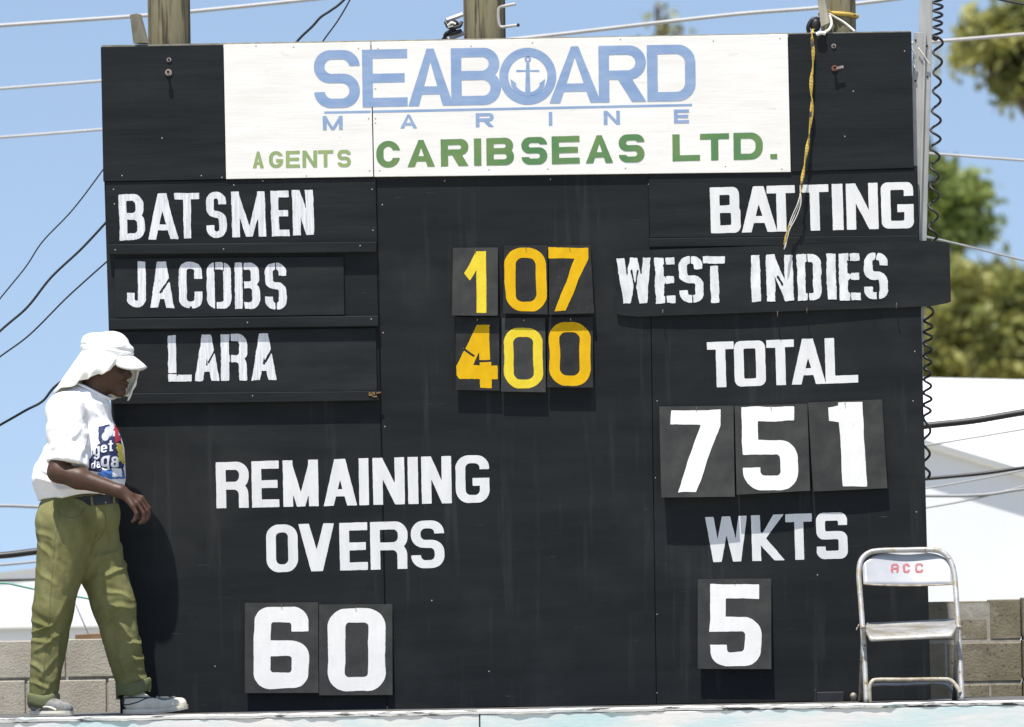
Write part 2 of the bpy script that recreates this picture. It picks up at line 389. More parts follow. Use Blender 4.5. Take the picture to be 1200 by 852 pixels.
def g_rect(x0, y0, x1, y1):
    return lambda X, Y: np.maximum(np.maximum(x0 - X, X - x1), np.maximum(y0 - Y, Y - y1))
def g_poly(*pts):
    """convex polygon, counter-clockwise or clockwise"""
    a = sum(pts[i][0] * pts[(i + 1) % len(pts)][1] - pts[(i + 1) % len(pts)][0] * pts[i][1] for i in range(len(pts)))
    pp = pts if a > 0 else pts[::-1]
    def f(X, Y):
        d = None
        for i in range(len(pp)):
            (ax, ay), (bx, by) = pp[i], pp[(i + 1) % len(pp)]
            l = math.hypot(bx - ax, by - ay) or 1
            e = ((X - ax) * (by - ay) - (Y - ay) * (bx - ax)) / l
            d = e if d is None else np.maximum(d, e)
        return d
    return f
def g_rbox(x0, y0, x1, y1, rs):
    """rounded box, radii (tl, tr, br, bl) or one"""
    if not isinstance(rs, tuple): rs = (rs,) * 4
    cx, cy, hx, hy = (x0 + x1) / 2, (y0 + y1) / 2, (x1 - x0) / 2, (y1 - y0) / 2
    mx = min(hx, hy)
    rs = tuple(max(0.001, min(r, mx)) for r in rs)
    def f(X, Y):
        a, b = X - cx, Y - cy
        r = np.where(b > 0, np.where(a > 0, rs[1], rs[0]), np.where(a > 0, rs[2], rs[3]))
        qx, qy = np.abs(a) - hx + r, np.abs(b) - hy + r
        return np.minimum(np.maximum(qx, qy), 0) + np.hypot(np.maximum(qx, 0), np.maximum(qy, 0)) - r
    return f
def g_union(*fs): return lambda X, Y: np.minimum.reduce([f(X, Y) for f in fs])
def g_sub(a, *bs): return lambda X, Y: np.maximum(a(X, Y), -np.minimum.reduce([b(X, Y) for b in bs]))
def g_and(a, *bs): return lambda X, Y: np.maximum.reduce([a(X, Y)] + [b(X, Y) for b in bs])
def g_ring(x0, y0, x1, y1, rs, t, th):
    if not isinstance(rs, tuple): rs = (rs,) * 4
    inner = tuple(max(r - min(t, th), 0.2 * r if r > 2 else 0) for r in rs)
    return g_sub(g_rbox(x0, y0, x1, y1, rs), g_rbox(x0 + t, y0 + th, x1 - t, y1 - th, inner))

def glyph(ch, w, h, t, th=None, r=None, style=None):
    th = th or t
    r = min(w, h) * 0.5 if r is None else r
    Rt = g_rect
    if ch == 'I': return Rt(0, 0, w, h)
    if ch == '.': return Rt(0, 0, w, h)
    if ch == 'L': return g_union(Rt(0, 0, t, h), Rt(0, 0, w, th))
    if ch == 'T':
        return g_union(Rt(0, h - th, w, h), Rt(w / 2 - t / 2, 0, w / 2 + t / 2, h))
    if ch == 'E': return g_union(Rt(0, 0, t, h), Rt(0, 0, w, th), Rt(0, h - th, w, h), Rt(0, h * .5 - th / 2, w * .94, h * .5 + th / 2))
    if ch == 'N':
        k = t * 1.0
        return g_union(Rt(0, 0, t, h), Rt(w - t, 0, w, h), g_poly((0, h), (k, h), (w, 0), (w - k, 0)))
    if ch == 'M':
        k = t * .86
        return g_union(Rt(0, 0, t, h), Rt(w - t, 0, w, h), g_poly((0, h), (k, h), (w / 2 + k / 2, 0), (w / 2 - k / 2, 0)),
                       g_poly((w, h), (w - k, h), (w / 2 - k / 2, 0), (w / 2 + k / 2, 0)))
    if ch == 'A':
        k = t * 1.02; a = t * (0.34 if style == 'diag' else 0.56)
        yb = h * .20; 
        legs = g_union(g_poly((0, 0), (k, 0), (w / 2 + a, h), (w / 2 - a, h)), g_poly((w, 0), (w - k, 0), (w / 2 - a, h), (w / 2 + a, h)))
        bar = g_and(Rt(w * .12, yb, w * .88, yb + th * .9), g_poly((0, 0), (w, 0), (w / 2 + a, h), (w / 2 - a, h)))
        return g_union(legs, bar)
    if ch == 'V':
        k = t * 1.1; a = t * 0.6
        return g_union(g_poly((0, h), (k, h), (w / 2 + a, 0), (w / 2 - a, 0)), g_poly((w, h), (w - k, h), (w / 2 - a, 0), (w / 2 + a, 0)))
    if ch == 'W':
        k = t * .95; q = w / 4; a = t * .46
        return g_union(g_poly((0, h), (k, h), (q * 1.06 + a, 0), (q * 1.06 - a, 0)), g_poly((w / 2 - a, h), (w / 2 + a, h), (q * 1.06 + a, 0), (q * 1.06 - a, 0)),
                       g_poly((w / 2 - a, h), (w / 2 + a, h), (q * 2.94 + a, 0), (q * 2.94 - a, 0)), g_poly((w, h), (w - k, h), (q * 2.94 - a, 0), (q * 2.94 + a, 0)))
    if ch == 'K':
        k = t * 1.15
        return g_union(Rt(0, 0, t, h), g_poly((w - k, h), (w, h), (t, h * .34), (t * .6, h * .40)), g_poly((t, h * .34), (t * .9, h * .66), (w, 0), (w - k, 0)),
                       g_poly((t * .5, h * .28), (t * .5, h * .6), (w * .45, h * .62), (w * .38, h * .38)))
    if ch == 'O' or ch == '0': return g_ring(0, 0, w, h, r, t, th)
    if ch == 'D': return g_ring(0, 0, w, h, (0.01, r, r, 0.01), t, th)
    if ch == 'C':
        return g_sub(g_ring(0, 0, w, h, r, t, th), Rt(w * .5, h * .36, w * 2, h * .64))
    if ch == 'G':
        return g_union(g_sub(g_ring(0, 0, w, h, r, t, th), Rt(w * .5, h * .52, w * 2, h * .70)), g_and(Rt(w * .5, h * .52 - th, w, h * .52), g_rbox(0, 0, w, h, r)))
    if ch == 'S' or ch == '8s':
        m = h * .51
        up = g_sub(g_ring(0, m - th / 2, w, h, r, t, th), Rt(w * .5, -1, w * 2, h * .725))
        lo = g_sub(g_ring(0, 0, w, m + th / 2, r, t, th), Rt(-w, h * .275, w * .5, h * 2))
        return g_union(up, lo)
    if ch == 'B':
        m = h * .52; q = w * .97
        return g_union(g_ring(0, m - th / 2, q, h, (0.01, r, r, 0.01), t, th), g_ring(0, 0, w, m + th / 2, (0.01, r, r, 0.01), t, th))
    if ch == 'R':
        m = h * .40
        bowl = g_ring(0, m, w, h, (0.01, r, r, 0.01), t, th)
        if style == 'diag':
            leg = g_poly((w * .34, m + th * .6), (w * .34 + t * 1.35, m + th * .6), (w * 1.0, 0), (w * 1.0 - t * 1.35, 0))
        else:
            leg = g_and(g_ring(0, -h, w * .98, m + th, (0.01, r, 0.01, 0.01), t, th), Rt(t, 0, w, m + th))
        return g_union(bowl, Rt(0, 0, t, h), leg)
    if ch == 'J':
        return g_union(Rt(w - t, r * .8, w, h), g_and(g_ring(0, 0, w, h * 1.5, (0.01, 0.01, r, r), t, th), g_union(Rt(0, 0, w, r * .9), Rt(0, 0, w * .5, h * .32))))
    if ch == '1':
        return g_union(Rt(w - t, 0, w, h), g_poly((w - t * .6, h), (w - t, h), (0, h * .64), (w * .26, h * .52), (w - t, h * .70)))
    if ch == '1f':
        return g_union(Rt(w - t, 0, w, h), g_poly((w, h), (0, h * .95), (0, h * .78), (w - t * .4, h * .74)))
    if ch == '4':
        return g_union(g_poly((w * .52, h), (w * .84, h), (w * .40, h * .34), (0, h * .34)), g_poly((w * .06, h * .14), (0, h * .20), (0, h * .36), (w, h * .36), (w, h * .14)), Rt(w * .57, 0, w * .57 + t, h * .45),
                       Rt(w * .57, h * .3, w * .57 + t * .93, h))
    if ch == '5':
        hi = h * .60
        bowl = g_sub(g_ring(0, 0, w, hi, (0.01, r, r, r), t, th), Rt(-w, h * .27, t * 1.02, h * .47))
        return g_union(g_sub(bowl, Rt(-1, h * .27, w * .35, hi - th * 1.2)), Rt(t * .4, hi - th, w * .55, hi - th * .12), Rt(0, h - th, w * .95, h), g_poly((0, h), (t * .95, h), (t * .95, hi - th), (0, hi - th)))
    if ch == '6':
        hi = h * .585
        return g_union(g_ring(0, 0, w, hi, (0.01, r, r, r), t, th), g_sub(g_ring(0, 0, w, h, r, t, th), Rt(t, th * 1.01, w * 2, h * .695)))
    if ch == '7':
        k = t * 1.06
        return g_union(Rt(0, h - th, w, h), g_poly((w - k, h - th * .5), (w, h - th * .5), (w, h - th), (w * .12 + k, 0), (w * .12, 0)))
    # lower case for the shirt
    if ch == 'e': return g_union(g_sub(g_ring(0, 0, w, h, r, t, th), Rt(w * .5, h * .26, w * 2, h * .44)), Rt(t * .5, h * .42, w - t * .3, h * .42 + th * .8))
    if ch == 'a': return g_union(g_ring(0, 0, w, h * .62, r, t, th), Rt(w - t, 0, w, h * .8), g_and(g_ring(0, -h, w, h, (r, r, 0.01, 0.01), t, th), Rt(w * .1, h * .6, w, h)))
    if ch == 'g': return g_union(g_ring(0, h * .3, w, h, r, t, th), Rt(w - t, h * .1, w, h), g_and(g_ring(0, 0, w, h, (0.01, 0.01, r, r), t, th), Rt(0, 0, w, h * .22)))
    if ch == 'd': return g_union(g_ring(0, 0, w, h * .66, r, t, th), Rt(w - t, 0, w, h))
    if ch == 't': return g_union(Rt(w * .3, 0, w * .3 + t, h), Rt(0, h * .62, w, h * .62 + th * .9), Rt(w * .3, 0, w * .95, th))
    raise ValueError(ch)

def trace(fn, w, h, step=0.6, tol=0.07, margin=2.0):
    """zero outline of fn as closed loops"""
    nx, ny = int((w + 2 * margin) / step) + 2, int((h + 2 * margin) / step) + 2
    xs = -margin + np.arange(nx) * step; ys = -margin + np.arange(ny) * step
    X, Y = np.meshgrid(xs + 0.0137, ys + 0.0091, indexing='ij')
    F = fn(X, Y)
    F = np.where(np.abs(F) < 1e-5, 1e-5, F)
    S = F < 0
    code = S[:-1, :-1] * 1 + S[1:, :-1] * 2 + S[1:, 1:] * 4 + S[:-1, 1:] * 8
    pts = {}
    nxt = {}
    def ept(i, j, e):   # e 0 bottom (i,j)-(i+1,j); 1 right; 2 top; 3 left -> key shared between cells
        if e == 0: k = (i, j, 0)
        elif e == 2: k = (i, j + 1, 0)
        elif e == 3: k = (i, j, 1)
        else: k = (i + 1, j, 1)
        if k not in pts:
            a, b, ax = k
            f0 = F[a, b]; f1 = F[a + 1, b] if ax == 0 else F[a, b + 1]
            tt = f0 / (f0 - f1)
            pts[k] = (X[a, b] + (step * tt if ax == 0 else 0), Y[a, b] + (step * tt if ax == 1 else 0))
        return k
    TAB = {1: [(3, 0)], 2: [(0, 1)], 3: [(3, 1)], 4: [(1, 2)], 5: [(3, 0), (1, 2)], 6: [(0, 2)], 7: [(3, 2)], 8: [(2, 3)], 9: [(2, 0)], 10: [(0, 1), (2, 3)],
           11: [(2, 1)], 12: [(1, 3)], 13: [(1, 0)], 14: [(0, 3)]}
    for i, j in np.argwhere((code > 0) & (code < 15)):
        for a, b in TAB[int(code[i, j])]:
            nxt.setdefault(ept(i, j, a), []).append(ept(i, j, b))
    loops = []
    while nxt:
        k = next(iter(nxt)); lp = []
        while k in nxt:
            lp.append(pts[k])
            v = nxt[k]; k2 = v.pop()
            if not v: del nxt[k]
            k = k2
        if len(lp) > 4: loops.append(lp)
    def dp(p):
        if len(p) < 3: return p
        a, b = np.array(p[0]), np.array(p[-1]); q = np.array(p[1:-1]); d = b - a; l = np.hypot(*d)
        dist = np.abs(d[0] * (q[:, 1] - a[1]) - d[1] * (q[:, 0] - a[0])) / l if l > 1e-9 else np.hypot(q[:, 0] - a[0], q[:, 1] - a[1])
        i = int(dist.argmax())
        if dist[i] < tol: return [p[0], p[-1]]
        return dp(p[:i + 2])[:-1] + dp(p[i + 1:])
    out = []
    for lp in loops:
        m = len(lp) // 2
        s = dp(lp[:m + 1])[:-1] + dp(lp[m:] + [lp[0]])[:-1]
        if len(s) > 2: out.append(s)
    return out

def fill(loops, fn, grid=0):
    """triangles inside fn"""
    V = []; E = []
    for lp in loops:
        n = len(V)
        V += [Vector(p) for p in lp]
        E += [(n + i, n + (i + 1) % len(lp)) for i in range(len(lp))]
    if grid:
        x0 = min(v.x for v in V); x1 = max(v.x for v in V); y0 = min(v.y for v in V); y1 = max(v.y for v in V)
        gx, gy = np.meshgrid(np.arange(x0, x1, grid), np.arange(y0, y1, grid))
        ff = fn(gx, gy)
        for a, b, c in zip(gx.ravel(), gy.ravel(), ff.ravel()):
            if c < -grid * .25: V.append(Vector((a, b)))
    ov, oe, of, _, _, _ = delaunay_2d_cdt(V, E, [], 0, 1e-6)
    if not of: return [], []
    A = np.array([[v.x, v.y] for v in ov]); T = np.array([f for f in of])
    c = A[T].mean(1)
    keep = fn(c[:, 0], c[:, 1]) < 0
    return ov, [tuple(f) for f in T[keep]]

def word(mb, letters, top, bot, Yf, t, th=None, r=None, lean=0.028, style=None, gaps=None, rough=0.12, grid=0, skew=None, wob=0.0):
    """letters: (char, x0, x1) in photo columns; top, bot: ((x, y), (x, y)) lines; Yf(px, py) depth of the surface"""
    (ax, ay), (bx, by) = top; (cx, cy), (dx, dy) = bot
    T = lambda x: ay + (by - ay) * (x - ax) / (bx - ax)
    B = lambda x: cy + (dy - cy) * (x - cx) / (dx - cx)
    for n, (ch, x0, x1) in enumerate(letters):
        w = x1 - x0; h = (B(x0) + B(x1) - T(x0) - T(x1)) / 2
        lh = math.hypot(1, lean)
        base = glyph(ch, w, h, t, th, r, style)
        gp = (gaps or {}).get(n, (gaps or {}).get(ch, []))
        if gp:
            base = g_sub(base, *[g_poly(*[(a * w, b * h) for a, b in q]) for q in gp])
        sd = n * 7 + int(x0)
        def fn(X, Y, base=base, sd=sd):
            q = np.stack([X, Y], -1)
            dX = vnoise(q / 19.0, sd) * wob; dY = vnoise(q / 19.0 + 40, sd + 3) * wob
            return base(X + dX, Y + dY) + rough * vnoise(q / 2.6, sd) + rough * 1.3 * vnoise(q / 7.0, sd + 1)
        st = min(0.6, h / 45)
        lp = trace(fn, w, h, st, st * .1)
        if not lp: continue
        V, F = fill(lp, fn, grid)
        vs_ = []
        for v in V:
            px = x0 + v.x - lean * (v.y - h / 2) 
            py = B(px) - v.y * (B(px) - T(px)) / h
            vs_.append(P(px, py, Yf(px, py) - .00008 * n))
        mb.add(vs_, F)
    return mb
# ================================================================== SETTING
g = MB(); g.add([(-1500, -60, -1.5), (1500, -60, -1.5), (1500, 3000, -1.5), (-1500, 3000, -1.5)], [(0, 1, 2, 3)])
tag(g.build('ground', M['ground'], base=(0, 0, -1.5)), kind='structure')

# ------------------------------------------------------------------ painted platform
YF = -1.05
def pxline(x, y):    # platform front edge follows the deck
    return Pz(x, y)
plat = empty('platform', (0, YF, -1.5), 'long pale platform with cyan and white mural front under the scoreboard', 'platform')
xl, xr = Pz(-260, YF).x, Pz(1460, YF).x
b = MB()
b.box(((xl + xr) / 2, (YF + 0.75) / 2 + .02, Z0 - 0.03), (xr - xl, 0.75 - YF, 0.06))
b.build('deck', M['deck_wood'], plat)
b = MB()
xm = Pz(562, YF).x
for a, c in ((xl, xm - .003), (xm + .003, xr)):
    b.box(((a + c) / 2, YF - 0.012, (-1.5 + Z0 - 0.014) / 2), (c - a, 0.02, Z0 - 0.014 + 1.5))
b.build('mural_front', M['fascia'], plat, bevel=.003)
# worn edge board with a ragged front lip
b = MB(); n = 420
vs_ = []
for i in range(n + 1):
    x = xl + (xr - xl) * i / n
    e = float(vnoise(np.array([[x * 9, 0.3]]), 3)[0]) * .004 + float(vnoise(np.array([[x * 31, 4.3]]), 5)[0]) * .003
    zt = Z0 + .006 + e * .5
    vs_ += [(x, YF - .026 + e, Z0 - .012 + e * .6), (x, YF - .028 + e, zt - .005), (x, YF - .012, zt), (x, YF + .16, zt), (x, YF + .16, Z0 - .0), (x, YF, Z0 - .012)]
fs_ = []
for i in range(n):
    for k in range(6):
        fs_.append((i * 6 + k, i * 6 + (k + 1) % 6, (i + 1) * 6 + (k + 1) % 6, (i + 1) * 6 + k))
b.add(vs_, fs_); b.build('edge_board', M['deck_white'], plat)
b = MB()
for i in range(14):
    x = xl + (xr - xl) * (i + .5) / 14
    b.box((x, -0.1, (-1.5 + Z0 - .06) / 2), (.09, .09, Z0 - .06 + 1.5))
b.build('support', M['deck_wood'], plat)

# ------------------------------------------------------------------ scoreboard
sb = empty('scoreboard', (P(610, 829).x, 0, Z0), 'large black painted cricket scoreboard with white sign across its top', 'scoreboard')
def flat(Y): return lambda px, py: Y
def board_bottom(px, Y=0): 
    a = Pz(px, Y, Z0 + .004); q = proj(a); return (px, q[1])
def panel(name, pts, Y, th, m, parent=sb, bevel=.0015):
    return MB().quad(pts, Y, th).build(name, m, parent, bevel=bevel)
pl = panel('board_panel', [(122, 207), (439.5, 203), (453, board_bottom(453)[1]), (141, board_bottom(141)[1])], 0, .02, M['board'])
pc = panel('board_panel', [(441.5, 203), (760, 199), (769, board_bottom(769)[1]), (454.5, board_bottom(454.5)[1])], 0, .02, M['board'])
pr = panel('board_panel', [(760.9, 199), (1075, 194), (1091, board_bottom(1091)[1]), (769.8, board_bottom(769.8)[1])], -.001, .02, M['board'])
# backing rails behind the panels
b = MB()
for y in (230, 420, 620, 800):
    b.quad([(135, y), (1070, y - 14), (1070, y + 6), (136, y + 20)], .031, .05)
b.build('backing_rail', M['timber_grey'], sb)
MB().quad([(124, 58), (1063, 41), (1088, 824), (143, 830)], .0215, .009).build('seam_sky_block', M['rubber'], sb)  # unseen dark sheet added so no bright sky shows through the panel seams
# header
hl = panel('header_panel', [(118, 55), (261.3, 52.4), (264.3, 210), (121, 212.5)], -.014, .03, M['board2'])
s1 = panel('sign_panel', [(262, 52.3), (434, 49.3), (437.4, 207), (265, 209.8)], -.016, .032, M['sign_white'])
s2 = panel('sign_panel', [(435.2, 49.2), (923, 40), (926.6, 201.5), (438.6, 207.2)], -.0165, .032, M['sign_white'])
hr = panel('header_panel', [(924, 40), (1068, 37.4), (1071, 196.5), (927.5, 201.2)], -.014, .03, M['board2'])
tp = MB().quad([(119, 53), (1067, 36.2), (1067.1, 38.2), (119.1, 55.2)], .0175, .04).build('top_batten', M['timber_grey'], sb)
# heading strips and ledges
st1 = panel('heading_strip', [(123.5, 213.4), (440, 208.8), (442, 285.5), (127, 289)], -.008, .006, M['board2'])
st2 = panel('heading_strip', [(760, 204), (1074, 198.5), (1076.5, 276), (761.5, 278.5)], -.008, .0055, M['board2'])
def ledge(pts, Y=-.034): return panel('ledge', pts, Y, -.002 - Y, M['board2'], bevel=.003)
ledge([(127, 286.5), (441, 283.5), (441.3, 295.5), (127.3, 298.5)])
ledge([(128, 373.6), (443.2, 370), (443.5, 382.3), (128.3, 386.4)])
ledge([(131, 461.5), (444, 458.3), (444.3, 469.5), (131.3, 474)])
ledge([(760.5, 279.2), (1076.5, 275.8), (1076.8, 286.5), (760.8, 289.6)], -.015)
# a splintered end on the lowest ledge
b = MB()
for i in range(9):
    c = P(432 + random.random() * 12, 460 + random.random() * 5, -.036)
    b.box(c, (.006 + .018 * random.random(), .005, .006), Matrix.Rotation(random.uniform(-.5, .5), 3, 'Y'))
b.build('splintered_edge', M['splinter'], sb)

# ---- painted words
def lettering(letters, top, bot, Y, t, m, th=None, r=None, parent=sb, **k):
    o = word(MB(), letters, top, bot, flat(Y), t, th, r, **k)
    return o.build('lettering', m, parent)
lettering([('B', 139.6, 169), ('A', 173, 208), ('T', 204.8, 234), ('S', 242, 265.3), ('M', 271.7, 311), ('E', 317.7, 339), ('N', 343, 367.3)],
          ((140, 228), (367, 222.3)), ((140, 281.6), (367, 275.6)), -.0088, 9.0, M['letter_grey'], 7.6, 12, lean=.03, wob=.5, rough=.22)
lettering([('B', 832.5, 867.5), ('A', 868.5, 910), ('T', 899, 932), ('T', 938, 971.5), ('I', 975.3, 988), ('N', 991.8, 1029), ('G', 1032.7, 1070.5)],
          ((832, 219.8), (1070, 213)), ((832, 273.5), (1070, 267.3)), -.0088, 11, M['letter'], 9, 8, lean=.03)
lettering([('T', 829, 860.5), ('O', 860.5, 897), ('T', 898.5, 931), ('A', 927, 967), ('L', 967, 1005)],
          ((829, 401), (1000, 395.2)), ((829, 454.3), (1000, 448.5)), -.0018, 11.2, M['letter'], 9, 8, lean=.03, gaps={2: [], 4: []})
lettering([('W', 827, 876), ('K', 880.8, 919), ('T', 921, 952), ('S', 956.7, 993)],
          ((827, 606), (993, 600)), ((827, 659), (993, 654.5)), -.0018, 10.5, M['letter'], 9.5, 9, lean=.03)
lettering([('R', 253.3, 291.7), ('E', 295, 327), ('M', 331.7, 373), ('A', 379, 418), ('I', 420.7, 432), ('N', 437, 474), ('I', 478, 490), ('N', 494, 529), ('G', 534, 573.5)],
          ((253, 541.8), (573, 533)), ((253, 595.8), (573, 588.8)), -.0008, 11.4, M['letter'], 9.2, 15, lean=.02)
lettering([('O', 312, 349), ('V', 350, 392), ('E', 398, 430.7), ('R', 434, 477.7), ('S', 481.7, 520.7)],
          ((312, 615.2), (520, 609.5)), ((312, 671), (520, 665.3)), -.0008, 11.4, M['letter'], 9.2, 15, lean=.02)
# ---- sign writing
lettering([('S', 368, 421.6), ('E', 424.5, 477.4), ('A', 478, 531), ('B', 528.5, 587), ('A', 643.5, 704), ('R', 701.5, 757), ('D', 758.3, 815)],
          ((368, 59.2), (815, 52)), ((368, 126.8), (815, 117.8)), -.0173, 12.3, M['sign_blue'], 10.6, 21, parent=s2, lean=.012, style='diag', rough=.08)
# ring and anchor
def sign_shape(fn, x0, y0, w, h, m, Y=-.0173, parent=s2, name='lettering'):
    V, F = fill(trace(fn, w, h, .45, .04), fn)
    return MB().add([P(x0 + v.x, y0 + h - v.y, Y) for v in V], F).build(name, m, parent)
W_, H_ = 67, 67.5
sign_shape(lambda X, Y: np.abs(np.hypot(X - 33.5, (Y - 33.7)) - 28.2) - 5.2, 585, 55.6, W_, H_, M['sign_blue'])
def anchor(X, Y):
    cx, cy = 33.5, 33.7
    x, y = X - cx, Y - cy
    shaft = np.maximum(np.abs(x) - (1.7 + .035 * (20 - y)), np.maximum(y - 17.5, -21 - y))
    ring = np.abs(np.hypot(x, y - 20) - 2.6) - 1.2
    bar = np.maximum(np.abs(y - 6.3) - (.8 + .03 * np.abs(x)), np.abs(x) - 13.5)
    arc = np.maximum(np.abs(np.hypot(x, y + 3) - 18.3) - (2.4 - .002 * np.abs(x)), y + 9 - .05 * np.abs(x) * 0)
    fl = []
    for s in (1, -1):
        fl.append(g_poly((cx + s * 20.5, cy - 3), (cx + s * 13, cy - 8.8), (cx + s * 18.6, cy - 12.5))(X, Y))
    tip = g_poly((cx - 5, cy - 20.6), (cx + 5, cy - 20.6), (cx, cy - 25.3))(X, Y)
    return np.minimum.reduce([shaft, ring, bar, arc, tip] + fl)
sign_shape(anchor, 585, 55.6, W_, H_, M['sign_blue'], name='anchor_emblem')
MB().quad([(380, 130.6), (434.3, 129.5), (434.3, 132.4), (380, 133.3)], -.0165, .0005).build('underline', M['sign_blue'], s1)
MB().quad([(437, 129.4), (811, 121.6), (811, 124.4), (437, 132.3)], -.0171, .0005).build('underline', M['sign_blue'], s2)
lettering([('M', 378.4, 401.5), ('A', 469, 488.6), ('R', 557.5, 578.5), ('I', 643, 647.2), ('N', 707.5, 726.5), ('E', 789.7, 807.5)],
          ((378, 136), (807, 128.2)), ((378, 152.3), (807, 144.2)), -.0173, 4.3, M['sign_blue'], 3.6, 7, parent=s2, lean=.012, style='diag', rough=.08)
lettering([('A', 296, 309.3), ('G', 315.3, 331.8), ('E', 335, 351.5), ('N', 354.4, 371.6), ('T', 372.4, 390.6), ('S', 395.4, 411.2)],
          ((296, 177.6), (411, 175.4)), ((296, 197.2), (411, 195.6)), -.0168, 4.3, M['sign_olive'], 3.9, 8, parent=s1, lean=.012, style='diag', rough=.08)
lettering([('C', 441, 469), ('A', 477.3, 509.7), ('R', 516.5, 549), ('I', 555.4, 564), ('B', 570, 602.3), ('S', 611, 641.3), ('E', 646.5, 679.3), ('A', 686.3, 718.4), ('S', 725, 755.3)],
          ((441, 165.4), (755, 157)), ((441, 196.8), (755, 190)), -.0173, 8.6, M['sign_green'], 7, 15, parent=s2, lean=.012, style='diag', rough=.08)
lettering([('L', 788, 820.3), ('T', 820.5, 854.5), ('D', 859.6, 893.9)], ((788, 157.6), (894, 155)), ((788, 189.2), (894, 186.7)), -.0173, 8.6, M['sign_green'], 7, 14, parent=s2, lean=.012, rough=.08)
lettering([('.', 902.6, 910.7)], ((902, 180.5), (911, 180.3)), ((902, 186.7), (911, 186.5)), -.0173, 8, M['sign_green'], parent=s2)
# ---- nail heads, screws and bolts
nail_mesh = []
def nail(px, py, Y, r=.0036):
    c = P(px, py, Y)
    if not nail_mesh:
        o = MB().ball(c, r, 4, (1, .5, 1)).build('nail_head', M['bolt'], sb, smooth=True)
        me = o.data; off = c - origin(sb)
        for v in me.vertices: v.co -= off
        nail_mesh.append(o)
    else:
        o = nail_mesh[0].copy(); col.objects.link(o); o.parent = sb
    o.location = c - origin(sb)
for px, py, Y in [(300, 54, -.016), (344, 55, -.016), (420, 57, -.016), (443, 57, -.0165), (552, 54, -.0165), (624, 50, -.0165), (727, 46, -.0165), (836, 48, -.0165), (914, 45, -.0165), (916, 198, -.0165),
                  (440, 104, -.0165), (440, 139, -.0165), (440, 144, -.0165), (432, 139, -.016), (433, 200, -.016), (359, 206, -.016), (445, 200, -.0165), (573, 199, -.0165), (642, 198, -.0165), (733, 197, -.0165), (850, 195, -.0165),
                  (143, 206, -.014), (236, 206, -.014), (190, 162, -.014), (260, 208, -.014), (1060, 60, -.014), (1000, 107, -.014), (990, 160, -.014)]:
    nail(px, py, Y)
for px, py, Y in [(133, 222, -.008), (134, 239, -.008), (274, 217, -.008), (436, 222, -.008), (437, 270, -.008), (308, 212, -.008), (262, 292, -.034), (422, 288, -.034), (135, 293, -.034), (290, 378, -.034), (435, 374, -.034), (296, 464, -.034),
                  (521, 212, 0), (645, 210, 0), (760, 216, 0), (448, 240, 0), (449, 390, 0), (451, 500, 0), (452, 612, 0), (770, 470, 0), (1070, 470, -.001), (1074, 600, -.001), (1045, 300, -.001), (762, 226, 0), (768, 560, 0), (770, 720, 0), (506, 704, 0), (1072, 412, -.001), (770, 812, 0), (252, 781, 0), (573, 787, 0), (958, 674, -.001)]:
    nail(px, py, Y)
def bolt(px, py, L, m, r=.011):
    q = MB()
    c = P(px, py, -.014)
    q.tube([c, c + Vector((0, -L, 0))], r * .55, 10)
    q.tube([c + Vector((0, -.003, 0)), c + Vector((0, -.006, 0))], r * 1.5, 12)
    q.tube([c + Vector((0, -L * .72, 0)), c + Vector((0, -L, 0))], r, 6)
    return q.build('bolt', m, sb)
bolt(197.5, 85, .036, M['bolt'])
bolt(978, 80, .030, M['bolt_rust'], .010)
q = MB(); c = P(984, 79, -.04); q.box(c, (.036, .004, .012), Matrix.Rotation(R(-12), 3, 'Y')); q.build('wing_nut', M['bolt'], sb)
for px, py in ((198, 70), (977, 54)):
    q = MB(); c = P(px, py, -.0145)
    q.tube([c, c + Vector((0, -.004, 0))], .011, 12); q.build('bolt_hole_washer', M['bolt'], sb)
    q = MB(); q.tube([c + Vector((0, -.004, 0)), c + Vector((0, -.0062, 0))], .006, 10); q.build('bolt_hole', M['hole'], sb)
# leaning timber brace at the top left corner
q = MB(); a = P(153, 16, -.03); e = P(186, 88, .02)
q.hexa([P(152, 17, -.05), P(160, 15.5, -.05), P(171, 50, -.018), P(156, 51, -.018)], [P(158, 18, .06), P(166, 17, .06), P(175, 52, .04), P(162, 52, .04)])
q.build('timber_brace', M['timber_grey'], sb, bevel=.002)

# foot bracket and knob at the right end of the board
q = MB(); q.quad([(957, 811), (989, 810.5), (989, 823), (957, 823.5)], -.05, .045); q.quad([(954.5, 808), (957, 808), (957, 823.5), (954.5, 823.5)], -.052, .05)
q.build('foot_bracket', M['rubber'], sb, bevel=.003)
q = MB(); q.ball(P(1000, 815.5, -.05), .016, 8); q.tube([P(1000, 815.5, -.05), P(1000, 822, -.03)], .011, 8); q.build('foot_knob', M['bolt'], sb, smooth=True)

